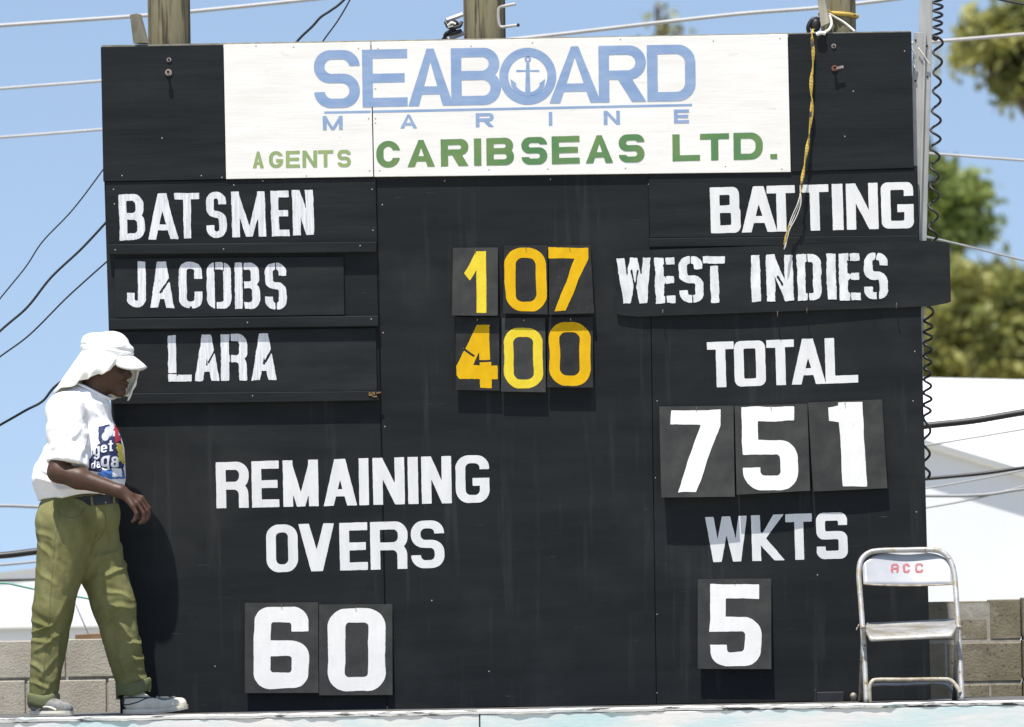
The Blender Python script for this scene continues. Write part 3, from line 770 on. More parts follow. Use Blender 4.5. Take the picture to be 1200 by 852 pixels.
# ------------------------------------------------------------------ loose name boards and number cards
def bil(pts, u, v):
    (ax, ay), (bx, by), (cx, cy), (dx, dy) = pts
    return ((1 - v) * ((1 - u) * ax + u * bx) + v * ((1 - u) * dx + u * cx), (1 - v) * ((1 - u) * ay + u * by) + v * ((1 - u) * dy + u * cy))
def card(name, pts, Yt, Yb, th, m, label, cat, group, bow=None, n=1, corner=0, bevel=.001):
    """hung board: front leans from Yt at its top to Yb at its bottom"""
    x0 = min(p[0] for p in pts); x1 = max(p[0] for p in pts); y0 = (pts[0][1] + pts[1][1]) / 2; y1 = (pts[2][1] + pts[3][1]) / 2
    bow = bow or (lambda u, v: 0)
    def Yf(px, py, off=0):
        u = min(max((px - x0) / (x1 - x0), 0), 1); v = min(max((py - y0) / (y1 - y0), 0), 1)
        return Yt + (Yb - Yt) * v - bow(u, v) - off
    vs_ = []; fs_ = []
    for side in (0, 1):
        for j in range(n + 1):
            for i in range(n + 1):
                u, v = i / n, j / n
                px, py = bil(pts, u, v)
                if corner and i in (0, n) and j in (0, n):
                    px += corner * (1 if i == 0 else -1); py += corner * .7 * (1 if j == 0 else -1)
                y = Yf(px, py)
                vs_.append(P(px, py, y) + Vector((0, th * side, 0)))
    S = (n + 1) ** 2; ix = lambda i, j: j * (n + 1) + i
    for j in range(n):
        for i in range(n):
            a, b_, c, d = ix(i, j), ix(i + 1, j), ix(i + 1, j + 1), ix(i, j + 1)
            fs_ += [(d, c, b_, a), (S + a, S + b_, S + c, S + d)]
    for i in range(n):
        fs_ += [(ix(i, 0), ix(i + 1, 0), S + ix(i + 1, 0), S + ix(i, 0)), (ix(i + 1, n), ix(i, n), S + ix(i, n), S + ix(i + 1, n)),
                (ix(0, i + 1), ix(0, i), S + ix(0, i), S + ix(0, i + 1)), (ix(n, i), ix(n, i + 1), S + ix(n, i + 1), S + ix(n, i))]
    o = obj(name, vs_, fs_, m)
    if n > 1:
        o.data.polygons.foreach_set('use_smooth', [True] * len(o.data.polygons)); o.data.set_sharp_from_angle(angle=.6)
    if bevel and n == 1:
        bv = o.modifiers.new('bevel', 'BEVEL'); bv.width = bevel; bv.segments = 2
    tag(o, label, cat, group)
    return o, Yf
def hook(o, px, py, Y, L=.02):
    q = MB(); c = P(px, py, 0); e = P(px, py, Y)
    q.tube([c, e + Vector((0, -.008, 0)), e + Vector((0, -.010, .008))], .002, 6)
    return q.build('hanging_nail', M['bolt'], o)

# player names
G_N = 'name boards slotted into the scoreboard'
o, Yf = card('name_board', [(134, 303), (402.5, 300.6), (403.6, 369), (135, 372.5)], -.011, -.017, .007, M['plate'], 'black stencilled board reading JACOBS, in the slot under BATSMEN', 'name board', G_N)
gA = [[(.38, .68), (.46, .70), (.92, .34), (.86, .30)][::1]]
gA = [[(.50, .36), (.56, .36), (.96, .66), (.90, .70)]]
stg = {0: [], 1: [[(.36, .33), (.44, .30), (.95, .66), (.90, .72)]], 2: [[(.40, .8), (.40, .86), (1.1, .86), (1.1, .8)][:0] or [(.45, -.1), (.55, -.1), (.55, .04), (.45, .04)]],
       3: [[(.30, .8), (.36, .8), (.36, 1.1), (.30, 1.1)], [(.33, -.1), (.39, -.1), (.39, .2), (.33, .2)], [(.66, .8), (.72, .8), (.72, 1.1), (.66, 1.1)]],
       4: [[(.30, -.1), (.37, -.1), (.37, 1.1), (.30, 1.1)]], 5: [[(.38, .45), (.38, .9), (.46, 1.1), (.5, 1.1)][:0] or [(.47, .8), (.54, .8), (.54, 1.1), (.47, 1.1)], [(.47, -.1), (.54, -.1), (.54, .2), (.47, .2)]]}
word(MB(), [('J', 148.4, 170.8), ('A', 175.7, 203.7), ('C', 209.6, 236.8), ('O', 242.4, 271), ('B', 275.3, 304.5), ('S', 310.5, 335.8)],
     ((148, 306.4), (336, 308.3)), ((148, 360.2), (336, 362.8)), lambda a, c: Yf(a, c, .0008), 9.2, 8, 11, lean=.015, gaps=stg, rough=.28).build('lettering', M['letter_grey'], o)
o, Yf = card('name_board', [(139, 389), (440.5, 384.5), (441.8, 458), (141, 462)], -.010, -.017, .007, M['plate'], 'black stencilled board reading LARA, in the slot under JACOBS', 'name board', G_N)
gAA = [[(.52, .40), (.58, .36), (.92, .70), (.86, .74)]]
word(MB(), [('L', 197, 224.2), ('A', 227.6, 257), ('R', 258.9, 289.8), ('A', 294.7, 323.8)], ((197, 393.2), (323, 390.4)), ((197, 447.4), (323, 445.2)), lambda a, c: Yf(a, c, .0008), 9.4, 8, 12, lean=.015,
     gaps={0: [[(.36, .12), (.42, .12), (.42, .21), (.36, .21)], [(-.1, .16), (.36, .16), (.36, .19), (-.1, .19)]], 1: gAA, 2: [[(.33, -.1), (.39, -.1), (.39, 1.1), (.33, 1.1)]], 3: gAA}, rough=.28).build('lettering', M['letter_grey'], o)
bowf = lambda u, v: .008 * v * v * math.sin(math.pi * min(u * 1.25, 1)) 
o, Yf = card('name_board', [(722, 294), (1112.6, 281), (1114.6, 358), (722.5, 372)], -.023, -.016, .007, M['plate'], 'long black stencilled board reading WEST INDIES, sticking out past the right edge', 'name board', G_N, bow=bowf, n=16, corner=4)
v = lambda *q: list(q)
wg = {0: [v((.40, .72), (.44, .74), (.52, .40), (.48, .38)), v((.60, .74), (.64, .72), (.54, .38), (.5, .40)), v((.48, -.1), (.52, -.1), (.52, .44), (.48, .44))],
      1: [v((.49, .45), (.55, .45), (.55, -.1), (.49, -.1)), v((.49, .55), (.55, .55), (.55, 1.1), (.49, 1.1))],
      2: [v((.46, .78), (.53, .78), (.53, 1.1), (.46, 1.1)), v((.5, -.1), (.57, -.1), (.57, .2), (.5, .2))],
      3: [v((-.1, .80), (1.1, .80), (1.1, .84), (-.1, .84))],
      5: [v((.38, .52), (.44, .56), (.62, .36), (.57, .32))],
      6: [v((.40, -.1), (.47, -.1), (.47, 1.1), (.40, 1.1))],
      8: [v((.48, .45), (.54, .45), (.54, -.1), (.48, -.1)), v((.48, .55), (.54, .55), (.54, 1.1), (.48, 1.1))],
      9: [v((.42, .70), (.47, .72), (.60, 1.1), (.52, 1.1)), v((.55, -.1), (.62, -.1), (.6, .22), (.53, .22))]}
word(MB(), [('W', 723.3, 763.5), ('E', 767.8, 791), ('S', 795.8, 823.8), ('T', 823.8, 850.7), ('I', 880.5, 891), ('N', 898, 929.5), ('D', 934, 962.7), ('I', 969, 980), ('E', 983.3, 1008), ('S', 1012.8, 1040.3)],
     ((723, 302.8), (1040, 295.8)), ((723, 356.2), (1040, 350.8)), lambda a, c: Yf(a, c, .0015), 9.8, 8.6, 11, lean=.03, gaps=wg, rough=.36, wob=.6, grid=7).build('lettering', M['letter_stencil'], o)
for px, py in ((776.5, 369), (911, 371), (945.5, 367), (1050.5, 361)):
    q = MB(); c = P(px, py, 0); q.tube([c, P(px, py - 3, -.040), P(px + .3, py - 6, -.044)], .0022, 6)
    q.build('hanging_nail', M['bolt'], o)

# number cards
G_S = 'small number cards with yellow digits'; G_L = 'large number cards with white digits'
WN, ON, YN = M['numeral_white'], M['numeral_orange'], M['numeral_yellow']
def numcard(pts, Yt, Yb, m, label, group, ch, box, t, th, r, nm, lean=.02, cracks=None, bow=None, hooks=True):
    o, Yf = card('number_card', pts, Yt, Yb, .005, m, label, 'number card', group, bow=bow, n=8 if bow else 1)
    x0, y0, x1, y1 = box
    word(MB(), [(ch, x0, x1)], ((x0, y0), (x1, y0 - .3)), ((x0, y1), (x1, y1 - .3)), lambda a, c: Yf(a, c, .0009), t, th, r, lean=lean, rough=.16, gaps={0: cracks} if cracks else None, wob=.8,
         grid=7 if bow else 0).build('numeral', nm, o)
    xm = (pts[0][0] + pts[1][0]) / 2 
    if hooks: hook(o, xm, (pts[0][1] + pts[1][1]) / 2 + 4, Yt)
    return o
rowA, rowB = 'in the upper row beside WEST INDIES', 'in the lower row'
numcard([(530.8, 290.6), (583.5, 290.2), (583.4, 370), (529.6, 369.8)], -.010, -.042, M['card'], 'small card with yellow 1, left of the orange 0 and 7 in the upper row', G_S, '1', (543.8, 294.6, 570, 366.6), 11.6, 10, 6, YN, lean=.005)
numcard([(590.9, 288), (641.6, 287.6), (641.8, 368.6), (589.3, 367.3)], -.012, -.040, M['card_dark'], 'small card with orange 0, between yellow 1 and orange 7', G_S, '0', (592, 291, 640.6, 365), 12.2, 11.5, 20, ON)
numcard([(643.4, 288), (692, 287.2), (696.3, 367.2), (643.2, 368.8)], -.011, -.041, M['card_dark'], 'small card with orange 7, beside the WEST INDIES board', G_S, '7', (642.8, 290.2, 690, 364.6), 12.4, 13, 3, ON)
numcard([(534, 371.4), (585, 371.8), (585.5, 458), (534, 457)], -.010, -.034, M['card_dark'], 'small card with cracked orange 4, directly below the yellow 1', G_S, '4', (535, 381.4, 582.6, 454.6), 13, 12, 3, ON,
        cracks=[[(.17, .60), (.19, .64), (.46, .52), (.44, .49)], [(.55, .41), (.55, .445), (1.05, .47), (1.05, .43)]])
numcard([(588.4, 372.5), (639, 372.2), (639.7, 459.8), (587, 459)], -.011, -.036, M['card'], 'small greyer card with pale yellow 0, just right of the orange 4', G_S, '0', (590.7, 384, 636, 455), 11, 10.5, 18, YN)
numcard([(642.6, 371.5), (694.8, 371.2), (695, 454.4), (641, 454)], -.010, -.035, M['card_dark'], 'small card with orange 0, last of the lower row under the orange 7', G_S, '0', (643.5, 378, 692, 452.4), 12.4, 11.5, 20, ON)
b7 = lambda u, v: .007 * v * math.sin(math.pi * u) - .008 * v * (u < 0) 
numcard([(772.4, 476.4), (859.6, 475.4), (861, 582), (775, 583)], -.014, -.068, M['card'], 'large dark grey card with white 7, left under TOTAL', G_L, '7', (787, 480.5, 845, 576.8), 19.5, 17.5, 3, WN, lean=.02, bow=lambda u, v: .004 * v * math.sin(math.pi * (.15 + .8 * u)))
numcard([(861, 475.6), (946, 473), (949.4, 575), (863.2, 579.8)], -.014, -.055, M['card'], 'large dark grey card with white 5, between the 7 and the 1', G_L, '5', (870, 476.5, 935, 574.3), 20.5, 17, 22, WN, lean=.03, bow=lambda u, v: .005 * v * math.sin(math.pi * (.3 + .7 * u)))
numcard([(946.9, 471.8), (1033.6, 468), (1040, 572), (953, 576)], -.014, -.034, M['card'], 'large dark grey card with white 1, right under TOTAL', G_L, '1f', (973.3, 472, 1013, 570.5), 28, 17, 3, WN, lean=.055, bow=lambda u, v: .003 * v * math.sin(math.pi * u))
numcard([(287, 706.8), (373, 706), (373.2, 812.2), (286.9, 812.4)], -.010, -.036, M['card'], 'large dark card with white 6, below REMAINING OVERS', G_L, '6', (297.7, 710.7, 361.7, 807.3), 20, 18.5, 19, WN, lean=.0)
numcard([(373.8, 708.6), (459.9, 708.2), (460, 814.6), (373.8, 815)], -.010, -.034, M['card'], 'large dark card with white 0, right beside the white 6', G_L, '0', (384.3, 713.3, 451.7, 810), 20, 17, 22, WN, lean=.0)
numcard([(817.7, 679), (903.9, 678), (904, 784.3), (817.7, 784)], -.012, -.046, M['card'], 'large dark card with white 5, alone below WKTS', G_L, '5', (831.7, 684.3, 892.3, 781.4), 19.5, 17, 21, WN, lean=.0)
# ------------------------------------------------------------------ posts behind the board
G_P = 'round timber posts behind the scoreboard'
def post(px0, px1, Y, label, seed):
    a = P(px0, 20, Y); e = P(px1, 20, Y); r = (e.x - a.x) / 2; cx = (a.x + e.x) / 2
    n = 40; m = 90; zb, zt = -1.5, P(600, -330, Y).z
    vs_ = []; fs_ = []
    for j in range(m + 1):
        z = zb + (zt - zb) * j / m
        for k in range(n):
            an = 2 * math.pi * k / n
            q = np.array([[math.cos(an) * 3 + seed, math.sin(an) * 3, z * .5]])
            rr = r * (1 + .02 * float(vnoise(q, seed)[0])) - .006 * max(0, float(vnoise(q * [3, 3, .8], seed + 2)[0]) - .35) * 3
            vs_.append((cx + rr * math.cos(an), Y + rr * math.sin(an), z))
    for j in range(m):
        for k in range(n):
            fs_.append((j * n + k, j * n + (k + 1) % n, (j + 1) * n + (k + 1) % n, (j + 1) * n + k))
    fs_ += [tuple(range(n))[::-1], tuple(range(m * n, m * n + n))]
    return tag(obj('timber_post', vs_, fs_, M['timber'], smooth=True), label, 'post', G_P)
post(173, 223, .19, 'round timber post behind the black left end of the header', 11)
pm = post(543, 592, .19, 'round timber post with a steel bracket behind the white sign', 23)
post(962, 1003, .17, 'round timber post wrapped with yellow strap at the right end', 37)
# brackets on the middle post
q = MB()
pth = spline([P(604, 4.5, .06), P(592, 7, .07), P(585.5, 9, .08), P(584, 14, .08), P(584.5, 26, .08), P(587, 31.5, .08), P(594, 31, .07), P(606, 29.5, .05)], 5)
q.tube(pth, .0075, 8); 
o = q.build('steel_bracket', M['galv'], smooth=True); tag(o, 'grey C shaped steel bracket on the side of the middle post', 'bracket')
q = MB(); q.ball(P(607, 29.4, .05), .009, 6); q.build('end_cap', M['rubber'], o)
ins = empty('cable_clamp', P(530, 50, .1), 'black cable clamp and cable bundle on the left of the middle post', 'clamp')
q = MB(); q.tube([P(523, 24, .1), P(542, 17, .12)], .013, 6); q.tube([P(524, 46, .08), P(543, 39, .12)], .012, 6); q.build('arm', M['galv'], ins)
q = MB(); q.ball(P(530, 29, .1), .036, 8, (.95, .9, .7)); q.tube(spline([P(522, 26, .09), P(527, 32, .07), P(538, 31, .08), P(541, 26, .1)]), .009, 6)
q.tube(spline([P(540, 36, .1), P(533, 38, .08), P(526, 41, .09), P(519, 47, .1), P(516, 60, .1)], 5), .010, 6); q.tube(spline([P(534, 35, .09), P(524, 38, .08), P(521, 44, .09), P(522, 60, .1)], 5), .008, 6)
q.build('cable_bundle', M['rubber'], ins, smooth=True)
q = MB(); q.tube(spline([P(525, 30, .06), P(529, 26.5, .05), P(534, 28, .05)]), .005, 6); q.tube([P(525, 32, .06), P(531, 30, .06)], .004, 6); q.build('clip', M['cord_white'], ins)
# block, black bundle and strap at the right post
o = MB().hexa([P(957.5, -2, .02), P(966, -3, .02), P(972, 27, .0), P(962, 32, .0)], [P(962, -2, .07), P(970, -3, .07), P(975, 26, .06), P(966, 31, .06)]).build('timber_block', M['timber_grey'], bevel=.003)
tag(o, 'short grey timber block standing on the right end of the board', 'block')
q = MB(); q.ball(P(955.5, 29, .05), .03, 8, (.9, .8, 1.15)); q.tube(spline([P(949, 40, .05), P(947, 32, .04), P(952, 23, .04), P(960, 22, .05)]), .010, 7)
o = q.build('cable_bundle', M['rubber'], smooth=True); tag(o, 'black cable bundle beside the timber block', 'cable bundle')
st = empty('yellow_strap', P(920, 286, -.06), 'twisted yellow and black strap hanging over the header and BATTING', 'strap')
def ribbon(pts, w, th, tw, m, name, parent, n=7):
    pts = spline(pts, n); q = MB(); vs_ = []; fs_ = []
    for i, p in enumerate(pts):
        a = tw * i + .4
        ww = w * (0.8 + .2 * math.cos(i * .7))
        ux = Vector((math.cos(a), math.sin(a) * .8, 0)); uy = Vector((-math.sin(a) * .8, math.cos(a), 0))
        for s, t_ in ((-1, -1), (1, -1), (1, 1), (-1, 1)):
            vs_.append(p + ux * ww * s / 2 + uy * th * t_ / 2)
    for i in range(len(pts) - 1):
        for k in range(4):
            fs_.append((i * 4 + k, i * 4 + (k + 1) % 4, i * 4 + 4 + (k + 1) % 4, i * 4 + 4 + k))
    fs_ += [(3, 2, 1, 0), tuple(len(vs_) - 4 + k for k in range(4))]
    return obj(name, vs_, fs_, m, parent)
ribbon([P(953, 34, .03), P(952, 37.5, -.01), P(951.5, 42, -.028), P(953, 70, -.034), P(950.5, 100, -.036), P(951.5, 125, -.038), P(948, 160, -.042), P(944, 185, -.046), P(940, 212, -.05), P(938.5, 228, -.052)], .018, .006, .33, M['rope_yellow'], 'webbing', st)
q = MB()
for k, (dx, c) in enumerate(((0, 1), (2.2, 1), (-1.8, 0))):
    q.tube(spline([P(938.5, 226, -.052), P(936 + dx, 240, -.055 - .004 * k), P(930 + dx * 1.3, 255, -.058), P(924 + dx * .5, 270, -.062), P(919.5 + dx * .3, 288 + k * 2, -.066)], 6), .0022, 5)
q.build('frayed_strand', M['cord_white'], st)
ribbon([P(925, 264, -.064), P(921.5, 275, -.067), P(919, 287, -.068)], .010, .005, .3, M['rope_yellow'], 'webbing_end', st)
q = MB()
ring_ = []
for k in range(25):
    an = math.pi * 2 * k / 24
    c = P(982.5, 18, .17)
    ring_.append(c + Vector((.087 * math.cos(an), .087 * math.sin(an), -.008 * math.cos(an))))
q.tube(ring_, .011, 8, cap=False); q.tube(spline([P(965, 6, .02), P(968, 11, .03), P(974, 15, .06), P(979, 16, .075)]), .007, 6)
q.build('post_wrap', M['rope_yellow'], st, smooth=True)
q = MB()
q.tube(spline([P(971, 16, .04), P(980, 21, .06), P(990, 27, .06), P(1002, 37, .04)], 6), .0055, 6)
q.tube(spline([P(972, 18, .03), P(974.5, 27, .02), P(972, 34, .0), P(966, 38, -.02), P(957, 40, -.03)], 6), .007, 6)
q.tube(spline([P(957, 40.5, -.03), P(962, 38.5, -.035), P(967, 39.5, -.03)], 6), .009, 6)
o = q.build('tied_string', M['cord_white'], smooth=True); tag(o, 'loose white string tied round the right post above the header', 'string')

# ------------------------------------------------------------------ steel pole with the coiled cord
sp = empty('steel_pole', Pz(1082, .1, -1.5), 'grey galvanised steel channel pole along the right edge of the scoreboard', 'pole')
def vq(pts_f, Yf_, Yb_):
    return [P(x, y, Yf_) for x, y in pts_f], [P(x, y, Yb_) for x, y in pts_f]
low = P(1088, 840, .06)
q = MB(); f_, b_ = vq([(1079.5, -60), (1095, -60), (1062, 1180), (1046, 1180)], .055, .12); q.hexa(f_, b_); q.build('upper_tube', M['galv'], sp, bevel=.003)
q = MB(); f_, b_ = vq([(1070.5, 38), (1083.5, 38), (1052, 1180), (1039, 1180)], .045, .05); q.hexa(f_, b_); q.build('flange', M['galv'], sp, bevel=.001)
q = MB(); f_, b_ = vq([(1083.2, 38), (1085.2, 38), (1054, 1180), (1052, 1180)], .035, .05); q.hexa(f_, b_); q.build('rib', M['galv'], sp)
q = MB()
for x, y in ((1073, 47), (1086.5, 54), (1087, 90), (1073, 95), (1071, 200)): q.ball(P(x, y, .043 if x < 1080 else .053), .005, 5, (1, .5, 1))
q.build('rivet', M['hole'], sp)
q = MB(); q.tube(spline([P(1076, 56, .03), P(1082, 64, .03), P(1089.5, 76, .04)], 5), .0035, 6)
q.tube(spline([P(1069, 58, .0), P(1073, 66, .02), P(1070, 72, .02), P(1072, 80, .02)], 5), .004, 6)
o = q.build('wire_tie', M['cord_white'], smooth=True); tag(o, 'white tie wire on the steel pole beside the header', 'wire tie')
# coiled cord
q = MB(); pts = []
def coil(y0, y1, x0, x1, pitch, amp, ph):
    n = int((y1 - y0) / pitch * 16); x1 = x1
    for i in range(n + 1):
        y = y0 + (y1 - y0) * i / n
        a = ph + 2 * math.pi * (y - y0) / pitch
        jit = 1 + .16 * float(vnoise(np.array([[y * .06, 2.2, 0]]), 61)[0]); a += .55 * float(vnoise(np.array([[y * .045, 7.1, 0]]), 62)[0])
        pts.append(P(x0 + (x1 - x0) * i / n + amp * jit * math.cos(a), y, .05) + Vector((0, .02 * math.sin(a), 0)))
    return ph + 2 * math.pi * (y1 - y0) / pitch
ph = coil(-30, 44, 1099.5, 1099, 9.6, 5.6, 0)
ph = coil(44.5, 288, 1099.5, 1093, 22.5, 5.2, ph)
ph = coil(288.5, 372, 1092.5, 1088.5, 22.0, 5.2, ph)
ph = coil(372.5, 488, 1088, 1086.5, 14.2, 4.6, ph)
ph = coil(488.5, 560, 1086.2, 1085, 27, 4.6, ph)
q.tube(pts, .0062, 7)
q.ball(P(1096, 45, .05), .016, 7, (1, 1, .8))
o = q.build('coiled_cord', M['rubber'], smooth=True); tag(o, 'black coiled telephone style cord hanging down along the steel pole', 'cord')

# ------------------------------------------------------------------ overhead cables and wires
G_C = 'overhead cables and wires'
def wire(pts, Y, th, m, label, dY=0, kind='overhead_wire', n=8):
    pts3 = spline([P(x, y, Y + dY * i / max(1, len(pts) - 1)) for i, (x, y) in enumerate(pts)])
    # run on well past the picture's edge
    if pts[0][0] < -20: pts3.insert(0, pts3[0] + (pts3[0] - pts3[1]).normalized() * 4)
    if pts[-1][0] > 1250: pts3.append(pts3[-1] + (pts3[-1] - pts3[-2]).normalized() * 4)
    r = th / 2 / 250 * (30 + Y) / 30
    o = MB().tube(pts3, r, 8).build(kind, m, smooth=True)
    return tag(o, label, 'cable' if 'cable' in kind else 'wire', G_C)
wire([(-60, 425), (0, 350), (30, 313), (50, 283), (85, 246), (120, 200), (150, 158)], 1.2, 1.7, M['cable'], 'thin black cable rising to the top left corner of the board, highest of three', kind='overhead_cable')
wire([(-60, 445), (0, 388), (32, 360), (60, 325), (95, 292), (124, 261), (150, 232)], .9, 2.9, M['cable'], 'thick black cable reaching the board beside BATSMEN, middle one of three', kind='overhead_cable')
wire([(-60, 462), (0, 418), (35, 392), (75, 352), (100, 329), (127, 305), (160, 276)], .9, 2.0, M['cable'], 'thin black cable reaching the board beside JACOBS, lowest of three', kind='overhead_cable')
wire([(-60, 530), (0, 498), (30, 481), (50, 470), (68, 450), (110, 425), (160, 390)], 1.0, 3.0, M['cable'], 'black cable passing behind the shoulders of the walking man', kind='overhead_cable')
wire([(320, 88), (347, 50), (366, 31), (376, 20), (388, 12), (403, 0), (440, -40)], .6, 3.0, M['cable'], 'thick black cable rising above the left part of the white sign', kind='overhead_cable')
wire([(355, 85), (378, 49), (396, 24), (410, 0), (425, -30)], .6, 1.8, M['cable'], 'thin black cable beside the thick one above the white sign', kind='overhead_cable')
wire([(-80, 37), (0, 30), (172, 18), (260, 10), (385, -3), (480, -14)], 7, 4.6, M['wire_pale'], 'pale blurred wire crossing behind the left timber post', n=4)
wire([(-80, 112), (0, 104), (116, 95), (220, 86)], 8, 3.4, M['wire_pale'], 'pale wire meeting the board edge left of the black header, upper one', n=4)
wire([(-80, 166), (0, 161), (116, 152), (220, 143)], 8, 3.2, M['wire_pale'], 'pale wire meeting the board edge left of the black header, lower one', n=4)
wire([(560, 50), (640, 42), (760, 28), (870, 16), (960, 9), (1055, -2), (1150, -16)], 7, 4.6, M['wire_pale'], 'pale blurred wire crossing above the right half of the sign', n=4)
wire([(1050, 52), (1105, 48), (1200, 40), (1300, 31)], 7, 4.2, M['wire_pale'], 'pale wire right of the coiled cord at header height', n=4)
wire([(1050, 177), (1105, 181), (1200, 188), (1300, 195)], 6, 3.0, M['wire_pale'], 'pale wire in front of the small tree, right of BATTING', n=4)
wire([(1050, 270), (1110, 283), (1155, 294), (1200, 305), (1300, 327)], 4, 2.4, M['wire_grey'], 'dark thin wire right of the WEST INDIES board', n=4)
wire([(1120, -12), (1165, -2), (1200, 5), (1290, 20)], 3, 3.0, M['cable'], 'dark cable in the top right corner of the sky', n=4)
wire([(1040, 506), (1085, 499), (1140, 493), (1200, 483), (1300, 468)], 3, 8.0, M['cable'], 'thickest black cable in front of the white shed roof', kind='overhead_cable', n=4)
wire([(1040, 528), (1085, 522), (1200, 503), (1300, 486)], 7, 2.4, M['wire_grey'], 'thin grey wire under the thickest cable at the shed', n=4)
wire([(1040, 564), (1085, 561), (1150, 555), (1200, 548), (1300, 536)], 3, 4.2, M['cable'], 'medium black cable across the pale shed wall', kind='overhead_cable', n=4)
wire([(1040, 576), (1085, 572), (1150, 561), (1200, 551), (1300, 532)], 6, 2.0, M['wire_grey'], 'thin grey wire just under the medium cable on the shed wall', n=4)
wire([(1040, 579), (1085, 581), (1150, 580), (1200, 573), (1300, 560)], 6, 3.8, M['wire_grey'], 'sagging grey wire low on the pale shed wall', n=4)
wire([(1040, 602), (1085, 595), (1140, 585), (1200, 570), (1300, 548)], 6, 2.2, M['wire_grey'], 'lowest thin grey wire on the pale shed wall', n=4)
wire([(-80, 593), (0, 592.5), (45, 594), (130, 597)], 7, 4.0, M['wire_grey'], 'grey blurred wire behind the waist of the walking man', n=4)
wire([(-80, 655), (0, 651), (44, 646), (130, 636)], 4, 8.0, M['cable'], 'thickest black cable behind the thigh of the walking man', kind='overhead_cable', n=4)
wire([(-80, 667), (0, 662), (44, 658), (130, 650)], 7, 3.0, M['wire_grey'], 'grey wire just below the thick cable behind the walking man', n=4)
wire([(-80, 684), (0, 680), (44, 679), (130, 676)], 7, 3.4, M['cable'], 'dark wire at the white tent top behind the man', n=4)
wire([(-80, 679), (0, 683), (20, 686), (44, 691), (130, 706)], 2.5, 2.4, M['wire_green'], 'thin green wire behind the knee of the walking man', n=4)

# ------------------------------------------------------------------ concrete block walls behind
def block_wall(name, xa, xb, ztop, Y, L, Hh, m, label, off, rows):
    w = empty(name, ((xa + xb) / 2, Y, -1.5), label, 'wall')
    rnd = random.Random(int(xa * 100) + 5)
    q = MB(); mort = .012
    for r_ in range(rows):
        z1 = ztop - r_ * Hh; z0 = z1 - Hh + mort
        if z0 < -1.5: z0 = -1.5
        if z1 <= z0: break
        x = xa - L + (off if r_ % 2 else off + L * .5) % L
        while x < xb:
            x0, x1 = max(x, xa), min(x + L - mort, xb)
            if x1 - x0 > .03:
                dy = rnd.uniform(-.004, .001); dz = rnd.uniform(-.004, .003)
                n = 5; fr = []
                q.hexa([(x0, Y + dy, z1 + dz), (x1, Y + dy + rnd.uniform(-.003, .003), z1 + dz), (x1, Y + dy, z0), (x0, Y + dy, z0)],
                       [(x0, Y + .18, z1 + dz), (x1, Y + .18, z1 + dz), (x1, Y + .18, z0), (x0, Y + .18, z0)])
            x += L
    q.build('block_face', m, w, bevel=.005)
    rec = .007 if rows == 10 and m is M['block'] else .0015
    MB().box(((xa + xb) / 2, Y + .09, (-1.5 + ztop - .012) / 2), (xb - xa - .01, .18 - 2 * rec, ztop - .012 + 1.5)).build('mortar_bed', M['mortar'], w)
    return w
YW = 1.6
za = P(60, 749.5, YW).z; zb_ = P(1150, 703.5, YW - .1).z
block_wall('block_wall', -6.5, P(700, 740, YW).x, za, YW, .40, .2, M['block'], 'low grey concrete block wall behind the walking man', (P(79, 760, YW).x + 6.5 + .2) % .4, 10)
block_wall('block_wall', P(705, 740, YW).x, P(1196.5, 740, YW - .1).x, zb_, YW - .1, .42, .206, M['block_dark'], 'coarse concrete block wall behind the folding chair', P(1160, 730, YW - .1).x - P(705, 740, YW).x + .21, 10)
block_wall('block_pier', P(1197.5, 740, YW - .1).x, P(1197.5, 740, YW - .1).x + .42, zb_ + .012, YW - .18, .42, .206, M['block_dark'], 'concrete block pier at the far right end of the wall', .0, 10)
o = MB().quad([(88, 743.5), (141, 740.5), (141, 748.3), (88, 750)], YW + .02, .12).build('timber_plank', M['timber_brown'], bevel=.004)
tag(o, 'short brown plank lying on the low block wall behind the man', 'plank')

# ------------------------------------------------------------------ white shed at the right
YS = 14.0
shed = empty('white_shed', (P(1300, 600, YS).x, YS, -1.5), 'large white roofed shed with pale wall behind the right end', 'shed')
A = lambda x, y, Y=YS: P(x, y, Y)
# eave line runs down to the right; the roof rises away behind it
e0, e1 = A(960, 470, YS), A(1500, 632, YS)
r0, r1 = A(960, 440, YS + 5), A(1500, 452, YS + 5)
q = MB(); q.hexa([r0, r1, e1, e0], [r0 + Vector((0, .02, -.06)), r1 + Vector((0, .02, -.06)), e1 + Vector((0, .02, -.06)), e0 + Vector((0, .02, -.06))]); q.build('roof', M['shed_white'], shed)
q = MB(); ov = Vector((0, .035, -.02)); lo = lambda v: Vector((v.x, v.y + .035, -1.5))
q.hexa([e0 + ov, e1 + ov, lo(e1), lo(e0)], [e0 + ov + Vector((0, .2, 0)), e1 + ov + Vector((0, .2, 0)), lo(e1) + Vector((0, .2, 0)), lo(e0) + Vector((0, .2, 0))])
q.build('wall', M['shed_wall'], shed)
q = MB(); bk = lambda v: Vector((v.x, YS + 5, -1.5)); q.hexa([r0, r1, bk(r1), bk(r0)], [p + Vector((0, .2, 0)) for p in (r0, r1, bk(r1), bk(r0))]); q.build('rear_wall', M['shed_wall'], shed)
q = MB(); q.tube([e0 + Vector((0, -.02, -.05)), e1 + Vector((0, -.02, -.05))], .05, 8); q.build('gutter', M['shed_wall'], shed)

